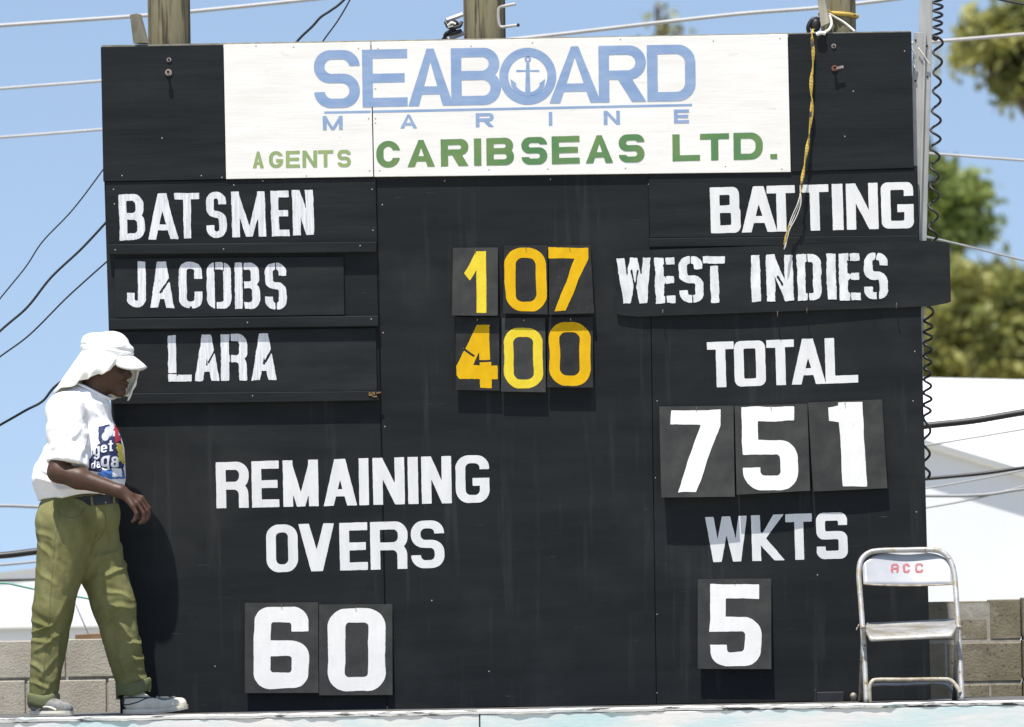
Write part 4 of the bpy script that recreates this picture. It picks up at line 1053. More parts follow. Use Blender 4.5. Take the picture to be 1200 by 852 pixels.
# ------------------------------------------------------------------ white vaulted tent at the left
YT = 20.0
tent = empty('white_tent', (P(60, 700, YT).x, YT, -1.5), 'white vaulted tent behind the low block wall and the man', 'tent')
cx = P(95, 700, YT).x; zt = P(60, 664, YT).z; ze = P(60, 735, YT).z; hw = P(300, 700, YT).x - cx
q = MB(); vs_ = []; fs_ = []; n = 28
for j, y in enumerate((YT, YT + 3, YT + 6)):
    for i in range(n + 1):
        an = math.pi * i / n
        vs_.append((cx - hw * math.cos(an), y, ze + (zt - ze) * math.sin(an) ** .8))
for j in range(2):
    for i in range(n): fs_.append((j * (n + 1) + i, j * (n + 1) + i + 1, (j + 1) * (n + 1) + i + 1, (j + 1) * (n + 1) + i))
q.add(vs_, fs_); q.build('canopy', M['tent'], tent, smooth=True)
q = MB(); m_ = len(vs_)
ends = [Vector(v) for v in vs_[:n + 1]]
q.add([v + Vector((0, .03, 0)) for v in ends], [tuple(range(n + 1))]); q.build('gable_panel', M['tent'], tent)
q = MB(); q.box((cx, YT + 3, (ze - 1.5) / 2), (hw * 2 - .02, 5.8, ze + 1.5)); q.build('side_wall', M['tent'], tent)
# razor wire coil on the low wall
q = MB(); pts = []
x0, x1 = -6.2, P(690, 700, 4.0).x
for i in range(1500):
    t_ = i / 1499; an = t_ * 2 * math.pi * 26
    pts.append(Vector((x0 + (x1 - x0) * t_ + .12 * math.cos(an * .5), 4.0 + .24 * math.cos(an), P(60, 735, 4).z + .0 + .24 * math.sin(an))))
q.tube(pts, .0055, 4); o = q.build('razor_wire', M['wire_grey']); tag(o, 'faint coil of grey razor wire behind the low block wall', 'razor wire')
q = MB()
for x in np.linspace(x0, x1, 6): q.tube([(x, 4.0, -1.5), (x, 4.0, P(60, 735, 4).z - .24)], .02, 6)
q.build('wire_post', M['galv'], o)

# ------------------------------------------------------------------ trees far behind
def tree(name, base, crown_pts, label, leaf, seed, nleaf=7000, ls=.16):
    """crown_pts: (centre, radii) clumps"""
    rnd = np.random.default_rng(seed)
    kk = 250 * 30 / (30 + base[1]) ; kk = 104 / kk
    crown_pts = [(c, tuple(r_ * kk for r_ in rr)) for c, rr in crown_pts]
    root = empty(name, base, label, 'tree', None)
    base = Vector(base)
    top = sum((Vector(c) for c, _ in crown_pts), Vector()) / len(crown_pts)
    q = MB()
    fork = base.lerp(top, .45); fork.x = base.x * .6 + top.x * .4
    q.tube(spline([base, base.lerp(fork, .5) + Vector((.1, 0, 0)), fork], 6), [.36 - .12 * i / 12 for i in range(13)], 10)
    q.build('trunk', M['bark'], root, smooth=True)
    q = MB()
    for c, rr in crown_pts:
        c = Vector(c); mid = fork.lerp(c, .55) + Vector((random.uniform(-.3, .3), 0, .25))
        q.tube(spline([fork, mid, c], 6), [.13 * (1 - .8 * i / 12) for i in range(13)], 7)
        for k in range(6):
            d = Vector(rnd.normal(size=3)).normalized()
            q.tube(spline([mid.lerp(c, .3 + .1 * k), c + Vector((d.x * rr[0], d.y * rr[1], d.z * rr[2])) * .5, c + Vector((d.x * rr[0], d.y * rr[1], d.z * rr[2])) * .95], 4), [.04 * (1 - .85 * i / 8) for i in range(9)], 5)
    q.build('limb', M['bark'], root, smooth=True)
    vol = np.array([r_[0] * r_[1] * r_[2] for _, r_ in crown_pts]); vol = vol ** .75; vol /= vol.sum()
    V = []; T = []
    for (c, rr), w in zip(crown_pts, vol):
        nl = int(nleaf * w); nt = max(8, nl // 55)
        tw = rnd.normal(size=(nt, 3)); tw /= np.linalg.norm(tw, axis=1)[:, None]; tw *= (rnd.random((nt, 1)) ** .38)
        tw *= 1 + .22 * vnoise(tw * 2.2 + seed, seed)[:, None]
        tw = tw * np.array(rr) + np.array(c)
        k = rnd.integers(0, nt, nl)
        cen = tw[k] + rnd.normal(size=(nl, 3)) * np.array([.2, .2, .14])
        a = rnd.normal(size=(nl, 3)); a /= np.linalg.norm(a, axis=1)[:, None]
        b_ = rnd.normal(size=(nl, 3)); b_ -= a * (a * b_).sum(1)[:, None]; b_ /= np.linalg.norm(b_, axis=1)[:, None]
        s = ls * (.6 + .7 * rnd.random((nl, 1)))
        V.append(np.stack([cen - a * s, cen + b_ * s * .42, cen + a * s, cen - b_ * s * .42], 1).reshape(-1, 3))
        tone = np.clip(.5 + .5 * vnoise(cen * 1.1, seed + 9) + .25 * rnd.normal(size=nl), 0, 1)
        T.append(np.repeat(tone, 4))
    V = np.concatenate(V); T = np.concatenate(T)
    V = V - np.array(base)
    me = bpy.data.meshes.new('crown'); n = len(V)
    me.vertices.add(n); me.vertices.foreach_set('co', V.astype(np.float32).ravel())
    me.loops.add(n); me.loops.foreach_set('vertex_index', np.arange(n, dtype=np.int32))
    me.polygons.add(n // 4); me.polygons.foreach_set('loop_start', np.arange(0, n, 4, dtype=np.int32)); me.polygons.foreach_set('loop_total', np.full(n // 4, 4, dtype=np.int32))
    me.update(); me.validate()
    at = me.attributes.new('tone', 'FLOAT', 'POINT'); at.data.foreach_set('value', T.astype(np.float32))
    me.materials.append(M[leaf])
    o = bpy.data.objects.new('crown', me); col.objects.link(o); o.parent = root
    return root
def tp_(px, py, Y, dy=0):
    v = P(px, py, Y); return (v.x, Y + dy, v.z)
YA = 110.0
tree('leafy_tree', (P(1230, 500, YA).x, YA, -1.5), [(tp_(1150, 400, YA), (.85, 1.1, .62)), (tp_(1125, 350, YA, -.4), (.55, .7, .52)), (tp_(1172, 345, YA, .3), (.42, .7, .42)), (tp_(1185, 415, YA), (.8, 1, .5)), (tp_(1240, 420, YA), (.9, 1, .6)), (tp_(1060, 410, YA), (.7, .8, .6))],
     'broad olive tree behind the white shed roof', 'leaf_olive', 3, 12000, .18)
tree('leafy_tree', (P(1070, 500, YA + 4).x, YA + 4, -1.5), [(tp_(1095, 240, YA + 4), (.62, .7, .55)), (tp_(1124, 258, YA + 4), (.34, .5, .3)), (tp_(1122, 222, YA + 4), (.28, .4, .27)), (tp_(1060, 280, YA + 4), (.6, .6, .6)), (tp_(1040, 200, YA + 4), (.5, .6, .6))],
     'small dark green tree showing right of BATTING beside the coiled cord', 'leaf_green', 5, 7000, .17)
YB = 95.0
tree('leafy_tree', (P(1560, 500, YB).x, YB, -1.5), [(tp_(1190, 60, YB), (.42, .6, .46)), (tp_(1150, 62, YB), (.3, .5, .22)), (tp_(1155, 30, YB), (.26, .4, .17)), (tp_(1200, 25, YB), (.4, .5, .3)), (tp_(1195, 108, YB), (.2, .4, .16)), (tp_(1250, 60, YB), (.7, .7, .7)), (tp_(1330, 90, YB), (.9, .9, .9))],
     'tall tree whose branch hangs into the top right corner', 'leaf_olive', 8, 7500, .15)
tree('leafy_tree', (P(760, 500, YB).x, YB, -1.5), [(tp_(775, 38, YB), (.10, .2, .05)), (tp_(771, 12, YB), (.05, .1, .05)), (tp_(778, 24, YB), (.04, .1, .07)), (tp_(795, 39, YB), (.12, .2, .03)), (tp_(775, 110, YB), (.5, .5, .4)), (tp_(740, 150, YB), (.7, .7, .6)), (tp_(800, 180, YB), (.7, .7, .6))],
     'tree whose tip shows above the right half of the white sign', 'leaf_olive', 12, 4500, .11)

# ------------------------------------------------------------------ folding chair
ch = empty('folding_chair', Pz(1067, -.5), 'worn grey white metal folding chair with red letters on its back', 'chair')
YB0, YT0 = -.70, -.36      # front feet, top of the back
fl, fr_ = Pz(1015.5, YB0), Pz(1127.5, YB0)
def fy(py): return YB0 + (YT0 - YB0) * (820 - py) / (820 - 645)
q = MB()
pts = [fl, P(1011.5, 745, fy(745)), P(1007.5, 690, fy(690)), P(1006.5, 672, fy(672)), P(1009, 657, fy(657)), P(1018, 648, fy(648)), P(1032, 645.2, fy(645)), P(1060, 644.6, fy(645)), P(1090, 644.2, fy(645)), P(1104, 647, fy(647)), P(1113, 656, fy(656)), P(1118, 671, fy(671)), P(1120, 690, fy(690)), P(1123.5, 745, fy(745)), fr_]
q.tube(spline(pts, 8), .0125, 10); q.build('front_frame', M['chair'], ch, smooth=True)
# back panel: curved sheet inside the hoop
vs_ = []; n, m_ = 20, 8
for j in range(m_ + 1):
    v_ = j / m_
    for i in range(n + 1):
        u = i / n; s = 2 * u - 1
        top = 647.5 + 14 * abs(s) ** 5; bot = 684.5 - 1.8 * (1 - s * s) * -1
        py = top + (bot - top) * v_; xa_ = 1010.5 + 1.5 * v_ + 5 * max(0, 1 - (py - 647) / 14) ** 2; xb_ = 1116.8 + .5 * v_ - 5 * max(0, 1 - (py - 647) / 14) ** 2
        vs_.append(P(xa_ + (xb_ - xa_) * u, py, fy(py) + .025 * (1 - s * s) + .004))
fs_ = [(j * (n + 1) + i, j * (n + 1) + i + 1, (j + 1) * (n + 1) + i + 1, (j + 1) * (n + 1) + i) for j in range(m_) for i in range(n)]
bp = obj('backrest', vs_, fs_, M['chair_back'], ch, smooth=True); so = bp.modifiers.new('solidify', 'SOLIDIFY'); so.thickness = .004; so.offset = 1
q = MB(); q.tube([vs_[m_ * (n + 1) + i] for i in range(n + 1)], .004, 6); q.build('backrest_rim', M['chair_rust'], bp, smooth=True)
bkY = lambda px, py: fy(py) + .025 * (1 - ((px - 1064) / 53) ** 2) + .004 - .0012
agap = [[(.42, .2), (.58, .2), (.58, .5), (.42, .5)][:0] or [(.44, .72), (.56, .72), (.56, 1.2), (.44, 1.2)]]
q = MB()
word(q, [('O', 1044, 1053.3)], ((1044, 660.6), (1083, 660)), ((1044, 671.8), (1083, 671.2)), bkY, 2.7, 2.3, 3.5, lean=.0, rough=.1, gaps={0: [[(.3, -.2), (.7, -.2), (.7, .24), (.3, .24)]]})
word(q, [('I', 1046, 1051)], ((1044, 665.2), (1083, 664.8)), ((1044, 667.4), (1083, 667)), lambda a, c: bkY(a, c) - .0006, 2, lean=0, rough=.05)
word(q, [('C', 1058, 1066.3), ('C', 1072.3, 1082)], ((1044, 660.6), (1083, 660)), ((1044, 671.8), (1083, 671.2)), bkY, 2.8, 2.4, 3.5, lean=.0, rough=.1)
q.build('stencil_letters', M['chair_red'], bp)
# seat pan: dished sheet, tipped a little forward
vs_ = []; n, m_ = 24, 14
for j in range(m_ + 1):
    v_ = j / m_       # 0 back, 1 front
    for i in range(n + 1):
        u = i / n; s = 2 * u - 1
        rx = 1 - .10 * max(0, (v_ - .7) / .3) ** 2.2 - .03 * max(0, (.15 - v_) / .15)
        Yq = -.33 - .38 * v_
        cxp = 1067.5
        edge = max(abs(s) ** 6, max(0, (v_ - .86) / .14) ** 1.5, max(0, (.12 - v_) / .12) ** 2)
        z = P(1067, 734, -.5).z + .022 - .052 * v_ - .012 * (1 - edge) - .030 * max(0, (v_ - .9) / .1) ** 2 
        p_ = P(cxp, 735, Yq); vs_.append(Vector((p_.x + s * rx * .212, Yq, z + .006 * s)))
fs_ = [(j * (n + 1) + i, j * (n + 1) + i + 1, (j + 1) * (n + 1) + i + 1, (j + 1) * (n + 1) + i) for j in range(m_) for i in range(n)]
se = obj('seat', vs_, fs_, M['chair_seat'], ch, smooth=True); so = se.modifiers.new('solidify', 'SOLIDIFY'); so.thickness = .018; so.offset = 0
so = se.modifiers.new('subdivision', 'SUBSURF'); so.levels = 1; so.render_levels = 1
# rear legs and cross bars
for xa_, xb_, s in ((1012.5, 1008.5, 1), (1121.5, 1119, -1)):
    q = MB(); t0 = P(xa_, 735, -.66); e0 = Pz(xb_, -.24); q.tube([t0, t0.lerp(e0, .5) + Vector((0, 0, .006)), e0], .0115, 9); lg = q.build('rear_leg', M['chair'], ch, smooth=True)
    q = MB(); q.tube([e0 + Vector((0, 0, .0)), e0 + Vector((0, -.004, .03))], .0145, 9); q.build('foot_cap', M['rubber'], lg)
q = MB(); q.tube(spline([Pz(1019.5, -.69), P(1019, 807, -.685), P(1022, 799, -.68), P(1029, 796.6, -.675), P(1060, 796.5, -.675), P(1105, 796, -.675), P(1115, 798, -.68), P(1122, 806, -.69), P(1125, 812, -.695)], 6), .0095, 8); q.build('front_brace', M['chair_rust'], ch, smooth=True)
q = MB(); q.tube(spline([P(1010, 815, -.26), P(1014, 806, -.27), P(1026, 802.5, -.27), P(1060, 802, -.27), P(1100, 801, -.27), P(1112, 805, -.27), P(1118, 816, -.26)], 6), .0085, 8); q.build('rear_brace', M['chair'], ch, smooth=True)
for x in (1011.5, 1123.5):
    q = MB(); q.tube([P(x - 3, 735, -.66), P(x + 3, 735, -.66)], .010, 8); q.build('pivot_bolt', M['bolt'], ch, smooth=True)
q = MB(); q.tube([P(1005, 735, -.66) + Vector((.006 * math.sin(k * .5), .01 * math.cos(k * .5236), .013 * math.sin(k * .5236))) for k in range(13)], .0022, 5)
q.build('wire_loop', M['bolt'], ch, smooth=True)

# ================================================================== THE WALKING MAN
YM = -.30
def W(px, py, dy=0.0): return np.array(P(px, py, YM + dy))
class Field:
    def __init__(s, lo, hi, h):
        s.h = h; s.o = np.array(lo, float); s.n = np.ceil((np.array(hi) - s.o) / h).astype(int) + 1
        s.F = np.full(s.n, 1.0, np.float32)
    def _win(s, lo, hi):
        a = np.maximum(np.floor((np.array(lo) - s.o) / s.h).astype(int), 0); b = np.minimum(np.ceil((np.array(hi) - s.o) / s.h).astype(int) + 1, s.n)
        sl = tuple(slice(x, y) for x, y in zip(a, b))
        ax = [s.o[i] + s.h * np.arange(a[i], b[i]) for i in range(3)]
        return sl, np.stack(np.meshgrid(*ax, indexing='ij'), -1)
    def put(s, fn, lo, hi, k=.02, op='u', pad=.06):
        sl, p = s._win(np.array(lo) - pad, np.array(hi) + pad)
        if 0 in p.shape: return s
        d = fn(p); A = s.F[sl]
        if op == 'u':
            hh = np.clip(.5 + .5 * (A - d) / k, 0, 1); s.F[sl] = A * (1 - hh) + d * hh - k * hh * (1 - hh)
        elif op == 's':
            d = -d; hh = np.clip(.5 - .5 * (A - d) / k, 0, 1); s.F[sl] = A * (1 - hh) + d * hh + k * hh * (1 - hh)
        return s
    def cone(s, a, b, ra, rb, k=.02, op='u', sq=(1, 1, 1)):
        a, b = np.array(a, float), np.array(b, float); sq = np.array(sq)
        def fn(p):
            pa = (p - a) / sq; ba = (b - a) / sq; t = np.clip((pa @ ba) / (ba @ ba), 0, 1)
            return np.linalg.norm(pa - t[..., None] * ba, axis=-1) - (ra + (rb - ra) * t)
        r = max(ra, rb) * max(sq)
        return s.put(fn, np.minimum(a, b) - r, np.maximum(a, b) + r, k, op)
    def ell(s, c, r, k=.02, op='u', rot=None):
        c = np.array(c, float); r = np.array(r, float)
        m = np.array(rot) if rot is not None else np.eye(3)
        def fn(p):
            q = (p - c) @ m
            k0 = np.linalg.norm(q / r, axis=-1); k1 = np.linalg.norm(q / (r * r), axis=-1) + 1e-9
            return np.maximum(k0 * (k0 - 1) / k1, -min(r))
        return s.put(fn, c - max(r), c + max(r), k, op)
    def cut(s, pt, nrm):
        """remove everything on the side nrm points to"""
        sl, p = s._win(s.o, s.o + s.h * s.n)
        nrm = np.array(nrm, float); nrm /= np.linalg.norm(nrm)
        s.F = np.maximum(s.F, ((p - np.array(pt)) @ nrm).astype(np.float32)); return s
    def union(s, other):
        s.F = np.minimum(s.F, other.F); return s
    def mesh(s):
        F = s.F; S = F < 0; h = s.h
        nx, ny, nz = F.shape
        acc = np.zeros((nx - 1, ny - 1, nz - 1, 3)); cnt = np.zeros((nx - 1, ny - 1, nz - 1))
        C = lambda A, dx, dy, dz: A[dx:nx - 1 + dx, dy:ny - 1 + dy, dz:nz - 1 + dz]
        for ax in range(3):
            for a in (0, 1):
                for b in (0, 1):
                    o0 = [0, 0, 0]; others = [i for i in range(3) if i != ax]
                    o0[others[0]] = a; o0[others[1]] = b; o1 = list(o0); o1[ax] = 1
                    f0, f1 = C(F, *o0), C(F, *o1); mk = (f0 < 0) != (f1 < 0)
                    t = np.where(mk, f0 / np.where(mk, f0 - f1, 1), 0)
                    for i in range(3):
                        acc[..., i] += mk * (o0[i] + (t if i == ax else 0))
                    cnt += mk
        act = cnt > 0
        idx = np.full(act.shape, -1); idx[act] = np.arange(act.sum())
        cell = np.argwhere(act)
        V = s.o + h * (cell + acc[act] / cnt[act][:, None])
        Q = []
        for ax in range(3):
            u, v = [(1, 2), (2, 0), (0, 1)][ax]
            sl0 = [slice(1, n - 1) for n in F.shape]; sl0[ax] = slice(0, F.shape[ax] - 1); sl1 = list(sl0); sl1[ax] = slice(1, F.shape[ax])
            A = S[tuple(sl0)]; B = S[tuple(sl1)]
            e = np.argwhere(A != B)
            if len(e) == 0: continue
            flip = A[tuple(e.T)]
            off = np.array([1, 1, 1]); off[ax] = 0
            e = e + off
            du = np.zeros(3, int); du[u] = 1; dv = np.zeros(3, int); dv[v] = 1
            g = lambda q: idx[tuple(q.T)]
            quad = np.stack([g(e - du - dv), g(e - dv), g(e), g(e - du)], 1)
            quad[~flip] = quad[~flip][:, ::-1]
            Q.append(quad)
        Q = np.concatenate(Q)
        return V, Q
def relax(V, Q, it=2, lam=.5):
    for _ in range(it):
        s = np.zeros_like(V); c = np.zeros(len(V))
        for a, b in ((0, 1), (1, 2), (2, 3), (3, 0)):
            np.add.at(s, Q[:, a], V[Q[:, b]]); np.add.at(c, Q[:, a], 1)
            np.add.at(s, Q[:, b], V[Q[:, a]]); np.add.at(c, Q[:, b], 1)
        V = V + lam * (s / np.maximum(c, 1)[:, None] - V)
    return V
def normals(V, Q):
    n = np.cross(V[Q[:, 2]] - V[Q[:, 0]], V[Q[:, 3]] - V[Q[:, 1]])
    N = np.zeros_like(V)
    for i in range(4): np.add.at(N, Q[:, i], n)
    return N / (np.linalg.norm(N, axis=1)[:, None] + 1e-12)
def fmesh(name, fld, m, parent, it=2, disp=None):
    V, Q = fld.mesh(); V = relax(V, Q, it)
    if disp is not None:
        N = normals(V, Q); V = V + N * disp(V, N)[:, None]
        V = relax(V, Q, 1, .15)
    return obj(name, V.tolist(), Q.tolist(), m, parent, smooth=True)

man = empty('person', Pz(105, YM), 'man in white cap with neck cloth, white T-shirt and olive trousers walking along the platform', 'person')
U = 1 / 252.5
# ------------------------------------------------------------------ body
lo = np.minimum(W(20, 845, -.50), W(235, 385, .40)); hi = np.maximum(W(20, 845, -.50), W(235, 385, .40))
B = Field(lo, hi, .0042)
# torso and legs
B.cone(W(97, 492), W(92, 570), .11, .125, .05, sq=(1, 1.15, 1)); B.cone(W(84, 484, -.13), W(100, 482, .13), .06, .06, .05)
B.ell(W(92, 595), (.135, .15, .11), .05)
for s, hip, kn, an in ((-1, W(84, 612, -.085), W(62, 716, -.09), W(52, 812, -.085)), (1, W(103, 612, .06), W(131, 702, .04), W(157, 808, .05))):
    B.cone(hip, kn, .085, .058, .04); B.cone(kn, an, .055, .036, .03)
fdir = [np.array([.80, -.60, 0]), np.array([.97, -.2, 0])]
B.cone(W(51, 824, -.085), W(51, 829, -.085) + fdir[0] * .10, .026, .016, .02)
B.cone(W(157, 820, .05), W(157, 827, .05) + fdir[1] * .13, .028, .016, .02)
# neck and head
B.cone(W(104, 476), W(113, 444), .068, .060, .04)
B.ell(W(121, 422), (.106, .077, .108), .02)
B.cone(W(122, 440), W(138, 457), .064, .030, .04, sq=(1, .95, 1))
B.ell(W(134, 434), (.066, .056, .085), .03)
B.ell(W(146.5, 424.5), (.018, .05, .015), .02)                      # brow
B.cone(W(148, 430), W(152, 439.5), .008, .0125, .012); B.ell(W(150, 441.2), (.014, .021, .010), .008)   # nose
B.ell(W(148.2, 449), (.013, .025, .0075), .008); B.ell(W(147.2, 453), (.012, .023, .0075), .006)     # lips
B.ell(W(142, 460.5), (.020, .024, .018), .02)                       # chin
for s in (-1, 1):
    B.ell(W(143.5, 430.5, s * .033), (.016, .017, .011), .012, 's')
    B.ell(W(139, 441, s * .042), (.026, .02, .022), .025)             # cheek
    B.ell(W(116, 437, s * .080), (.018, .010, .031), .008); B.ell(W(117, 437, s * .088), (.009, .006, .018), .006, 's')
# arms
SH, EL, WR = W(80, 486, -.165), W(68, 553, -.262), W(141, 575.5, -.325)
B.cone(SH, EL, .056, .048, .03); B.cone(EL, EL + (WR - EL) * .33, .047, .049, .02); B.cone(EL + (WR - EL) * .33, WR, .048, .0285, .02)
SH2, EL2, WR2 = W(100, 486, .165), W(88, 553, .235), W(104, 612, .23)
B.cone(SH2, EL2, .056, .046, .03); B.cone(EL2, WR2, .045, .028, .02)
def hand(wr, pts, thumb, palm, k=.008):
    B.cone(wr, palm[0], .027, .025, .02); 
    for a, b, r0, r1 in palm[1:]: B.cone(a, b, r0, r1, .014)
    for f in pts + [thumb]:
        rs = f[1]
        for i in range(len(f[0]) - 1): B.cone(f[0][i], f[0][i + 1], rs[i], rs[i + 1], .0045)
WH = lambda x, y, d: W(x, y, d - .09)
kn = [WH(155.5, 593, -.272), WH(160.5, 590, -.255), WH(164, 587, -.232), WH(166, 583.5, -.208)]     # little .. index
mid = [WH(160, 602, -.277), WH(168, 601, -.259), WH(172.5, 598.5, -.234), WH(174.5, 595, -.206)]
dis = [WH(158, 608.5, -.272), WH(168, 609.5, -.255), WH(172.5, 608, -.230), WH(174.5, 604, -.203)]
tip = [WH(154.8, 611.5, -.266), WH(163.5, 613.5, -.25), WH(168, 612.5, -.228), WH(171, 609.5, -.203)]
hand(WR, [([kn[i], mid[i], dis[i], tip[i]], (.0115, .0098, .0088, .0072)) for i in range(4)],
     ([WH(149, 579, -.19), WH(156, 592, -.178), WH(160.5, 601, -.182), WH(163, 607, -.19)], (.015, .0122, .0105, .008)),
     [WH(151, 581.5, -.235)] + [(WH(146, 580, -.245 + .018 * i), kn[i], .019, .0135) for i in range(4)])
k2 = [W(108 + 2 * i, 640 - i, .245 - .02 * i) for i in range(4)]
hand(WR2, [([k2[i], k2[i] + np.array([.008, 0, -.035]), k2[i] + np.array([.006, 0, -.062]), k2[i] + np.array([-.004, 0, -.08 - .006 * (i in (1, 2))])], (.0105, .0095, .0085, .007)) for i in range(4)],
     ([W(110, 622, .20), W(115, 632, .19), W(117, 641, .19)], (.0145, .012, .009)),
     [W(106, 622, .225)] + [(W(106, 622, .24 - .014 * i), k2[i], .017, .013) for i in range(4)])
body = fmesh('body', B, M['skin'], man, 2)
q = MB()
for f, g_ in zip(dis, tip):
    d = Vector(g_ - f).normalized(); c = Vector(g_) + Vector((.0045, -.002, .002)); q.ball(c, .0048, 5, (.6, .9, 1))
q.build('finger_nail', M['nail'], body, smooth=True)
for s in (-1, 1):
    c = W(142.3, 430.3, s * .033)
    e = MB().ball(c + np.array([-.004, 0, 0]), .0105, 8).build('eye', M['eye'], body, smooth=True)
    MB().ball(c + np.array([.0025, 0, -.003]), .0062, 6).build('iris', M['hole'], body, smooth=True)
# ------------------------------------------------------------------ trousers
def bounds(a, b): return np.minimum(a, b), np.maximum(a, b)
T = Field(*bounds(W(15, 838, -.36), W(192, 565, .36)), .0046)
T.ell(W(93, 604, 0), (.186, .162, .14), .05); T.cone(W(94, 560), W(93, 600), .165, .176, .03, sq=(1, .88, 1))
T.cone(W(78, 618, -.085), W(62, 715, -.10), .135, .092, .05); T.cone(W(62, 715, -.10), W(50.5, 818, -.09), .092, .066, .03); T.ell(W(68, 615, -.05), (.10, .11, .11), .05)
T.cone(W(104, 620, .05), W(133, 708, .03), .132, .100, .04); T.cone(W(133, 708, .03), W(155.5, 806, .05), .098, .072, .03)
T.cut(W(93, 581), (-.06, 0, 1)); T2 = None
sl, p = T._win(T.o, T.o + T.h * T.n)
px_cut_near = (p[..., 2] - W(50, 827, 0)[2]); px_cut_far = (p[..., 2] - (W(156, 809, 0)[2] + .10 * (p[..., 0] - W(156, 809, 0)[0])))
near = p[..., 0] < W(102, 800)[0]
T.F = np.maximum(T.F, np.where(near, -px_cut_near, -px_cut_far).astype(np.float32))
zk = lambda py: W(100, py)[2]
# creases seen in the cloth: (x0, y0, x1, y1, half width px, height mm)
CREASE = [(44, 640, 58, 652, 3.2, 6), (43, 622, 60, 630, 3, 4), (44, 668, 62, 686, 3.6, 5), (62, 604, 74, 690, 3.4, 6), (48, 610, 50, 700, 3.2, 5),
          (37, 724, 60, 736, 2.8, 8), (62, 733, 38, 744, 2.6, 8), (37, 752, 66, 757, 2.8, 6), (72, 742, 46, 764, 2.8, 7), (36, 778, 50, 786, 2.8, 6), (66, 770, 47, 792, 2.8, 5), (35, 798, 58, 806, 2.6, 6), (66, 788, 50, 812, 2.8, 5), (78, 700, 62, 735, 3.4, 5), (70, 745, 62, 812, 3.2, 5),
          (108, 655, 150, 640, 3.2, 7), (112, 675, 154, 662, 3.2, 8), (116, 690, 150, 700, 3.2, 6), (120, 715, 158, 712, 3.2, 6), (122, 735, 140, 722, 2.8, 7), (136, 728, 160, 755, 3.2, 8), (128, 760, 172, 752, 3.0, 6), (134, 745, 150, 795, 3.4, 7),
          (140, 782, 176, 770, 3.0, 7), (142, 800, 172, 792, 2.8, 6), (155, 730, 168, 765, 3.2, 5), (110, 622, 96, 690, 4, 7), (118, 640, 100, 680, 3, 5), (92, 600, 104, 640, 5, 4), (118, 605, 128, 650, 3.2, 5)]
def crease(V, N, CR, shift=17, wob=3.2):
    pr = V - np.array(CAM); zz = pr @ np.array(fwd)
    px = 600 + (pr @ np.array(rgt)) / zz / K; py = 426 - (pr @ np.array(upv)) / zz / K
    wq = np.stack([px / 14, py / 14, V[:, 1] * 9], 1)
    px = px + wob * vnoise(wq, 51); py = py + wob * vnoise(wq + 31, 52)
    # the far half of each leg gets its creases at other heights
    py = py + np.clip(N[:, 1], 0, 1) * shift
    r = np.zeros(len(V))
    for x0, y0, x1, y1, w, h_ in CR:
        dx, dy = x1 - x0, y1 - y0; L2 = dx * dx + dy * dy
        t = np.clip(((px - x0) * dx + (py - y0) * dy) / L2, 0, 1)
        sgn = ((px - x0) * dy - (py - y0) * dx) / math.sqrt(L2)
        d = np.hypot(px - x0 - t * dx, py - y0 - t * dy)
        fade = np.clip(1.25 - np.abs(t - .5) * 1.5, 0, 1)
        r += h_ * .001 * fade * (np.exp(-(d / (.75 * w)) ** 1.4) - .75 * np.exp(-((d - 1.9 * w) / (1.1 * w)) ** 2) * (sgn > 0))
    return r
def folds(V, N):
    r = crease(V, N, CREASE)
    x, y, z = V[:, 0], V[:, 1], V[:, 2]
    long_ = vnoise(np.stack([x * 11, y * 11, z * 3.0], 1), 6)
    fine = vnoise(np.stack([x * 26 + z * 9, y * 26, z * 30], 1), 8)
    top = np.clip((zk(584) - z) / .06, 0, 1)
    return top * (r + .005 * long_ + .0015 * fine)
tr = fmesh('trousers', T, M['trousers'], man, 2, folds)
# turned up cuffs
for c, r, ph, sd in ((W(51, 821, -.09), .072, 0.0, 3), (W(156.5, 806, .05), .077, .15, 9)):
    vs_ = []; fs_ = []; n = 44
    prof = [(-.030, .94), (-.028, 1.02), (-.01, 1.06), (.012, 1.07), (.027, 1.05), (.031, .99), (.02, .95)]
    for i in range(n):
        an = 2 * math.pi * i / n
        wob = 1 + .06 * float(vnoise(np.array([[math.cos(an) * 2 + sd, math.sin(an) * 2, 0]]), sd)[0])
        for h_, f_ in prof:
            x = r * f_ * wob * math.cos(an); y = r * f_ * wob * math.sin(an)
            vs_.append((c[0] + x, c[1] + y, c[2] + h_ + ph * x + .006 * math.sin(3 * an + sd)))
    m_ = len(prof)
    for i in range(n):
        for k in range(m_ - 1): fs_.append((i * m_ + k, i * m_ + k + 1, ((i + 1) % n) * m_ + k + 1, ((i + 1) % n) * m_ + k))
    o = obj('cuff', vs_, fs_, M['cuff'], tr, smooth=True)
# seam and pocket lines stitched on the trousers
tbv = BVHTree.FromPolygons([tuple(v.co + origin(tr)) for v in tr.data.vertices], [tuple(p.vertices) for p in tr.data.polygons])
def on_surface(bv, px, py, off):
    d = (P(px, py, 1) - CAM).normalized(); hit, nn, _, _ = bv.ray_cast(CAM, d)
    if hit is None: return None
    if nn.dot(d) > 0: nn = -nn
    return hit + nn * off
def drape_tube(bv, pts, off, r, m, name, parent):
    pp = [on_surface(bv, a.x, a.y, off) for a in spline([Vector((x, y, 0)) for x, y in pts], 6)]
    pp = [p for p in pp if p is not None]
    return MB().tube(pp, r, 6).build(name, m, parent, smooth=True)
drape_tube(tbv, [(66, 592), (70, 603), (80, 607), (92, 605), (99, 596)], .0, .0028, M['cuff'], 'pocket_seam', tr)
drape_tube(tbv, [(70, 598), (64, 640), (60, 690), (56, 740), (52, 780), (49, 812)], .0, .0017, M['cuff'], 'side_seam', tr)
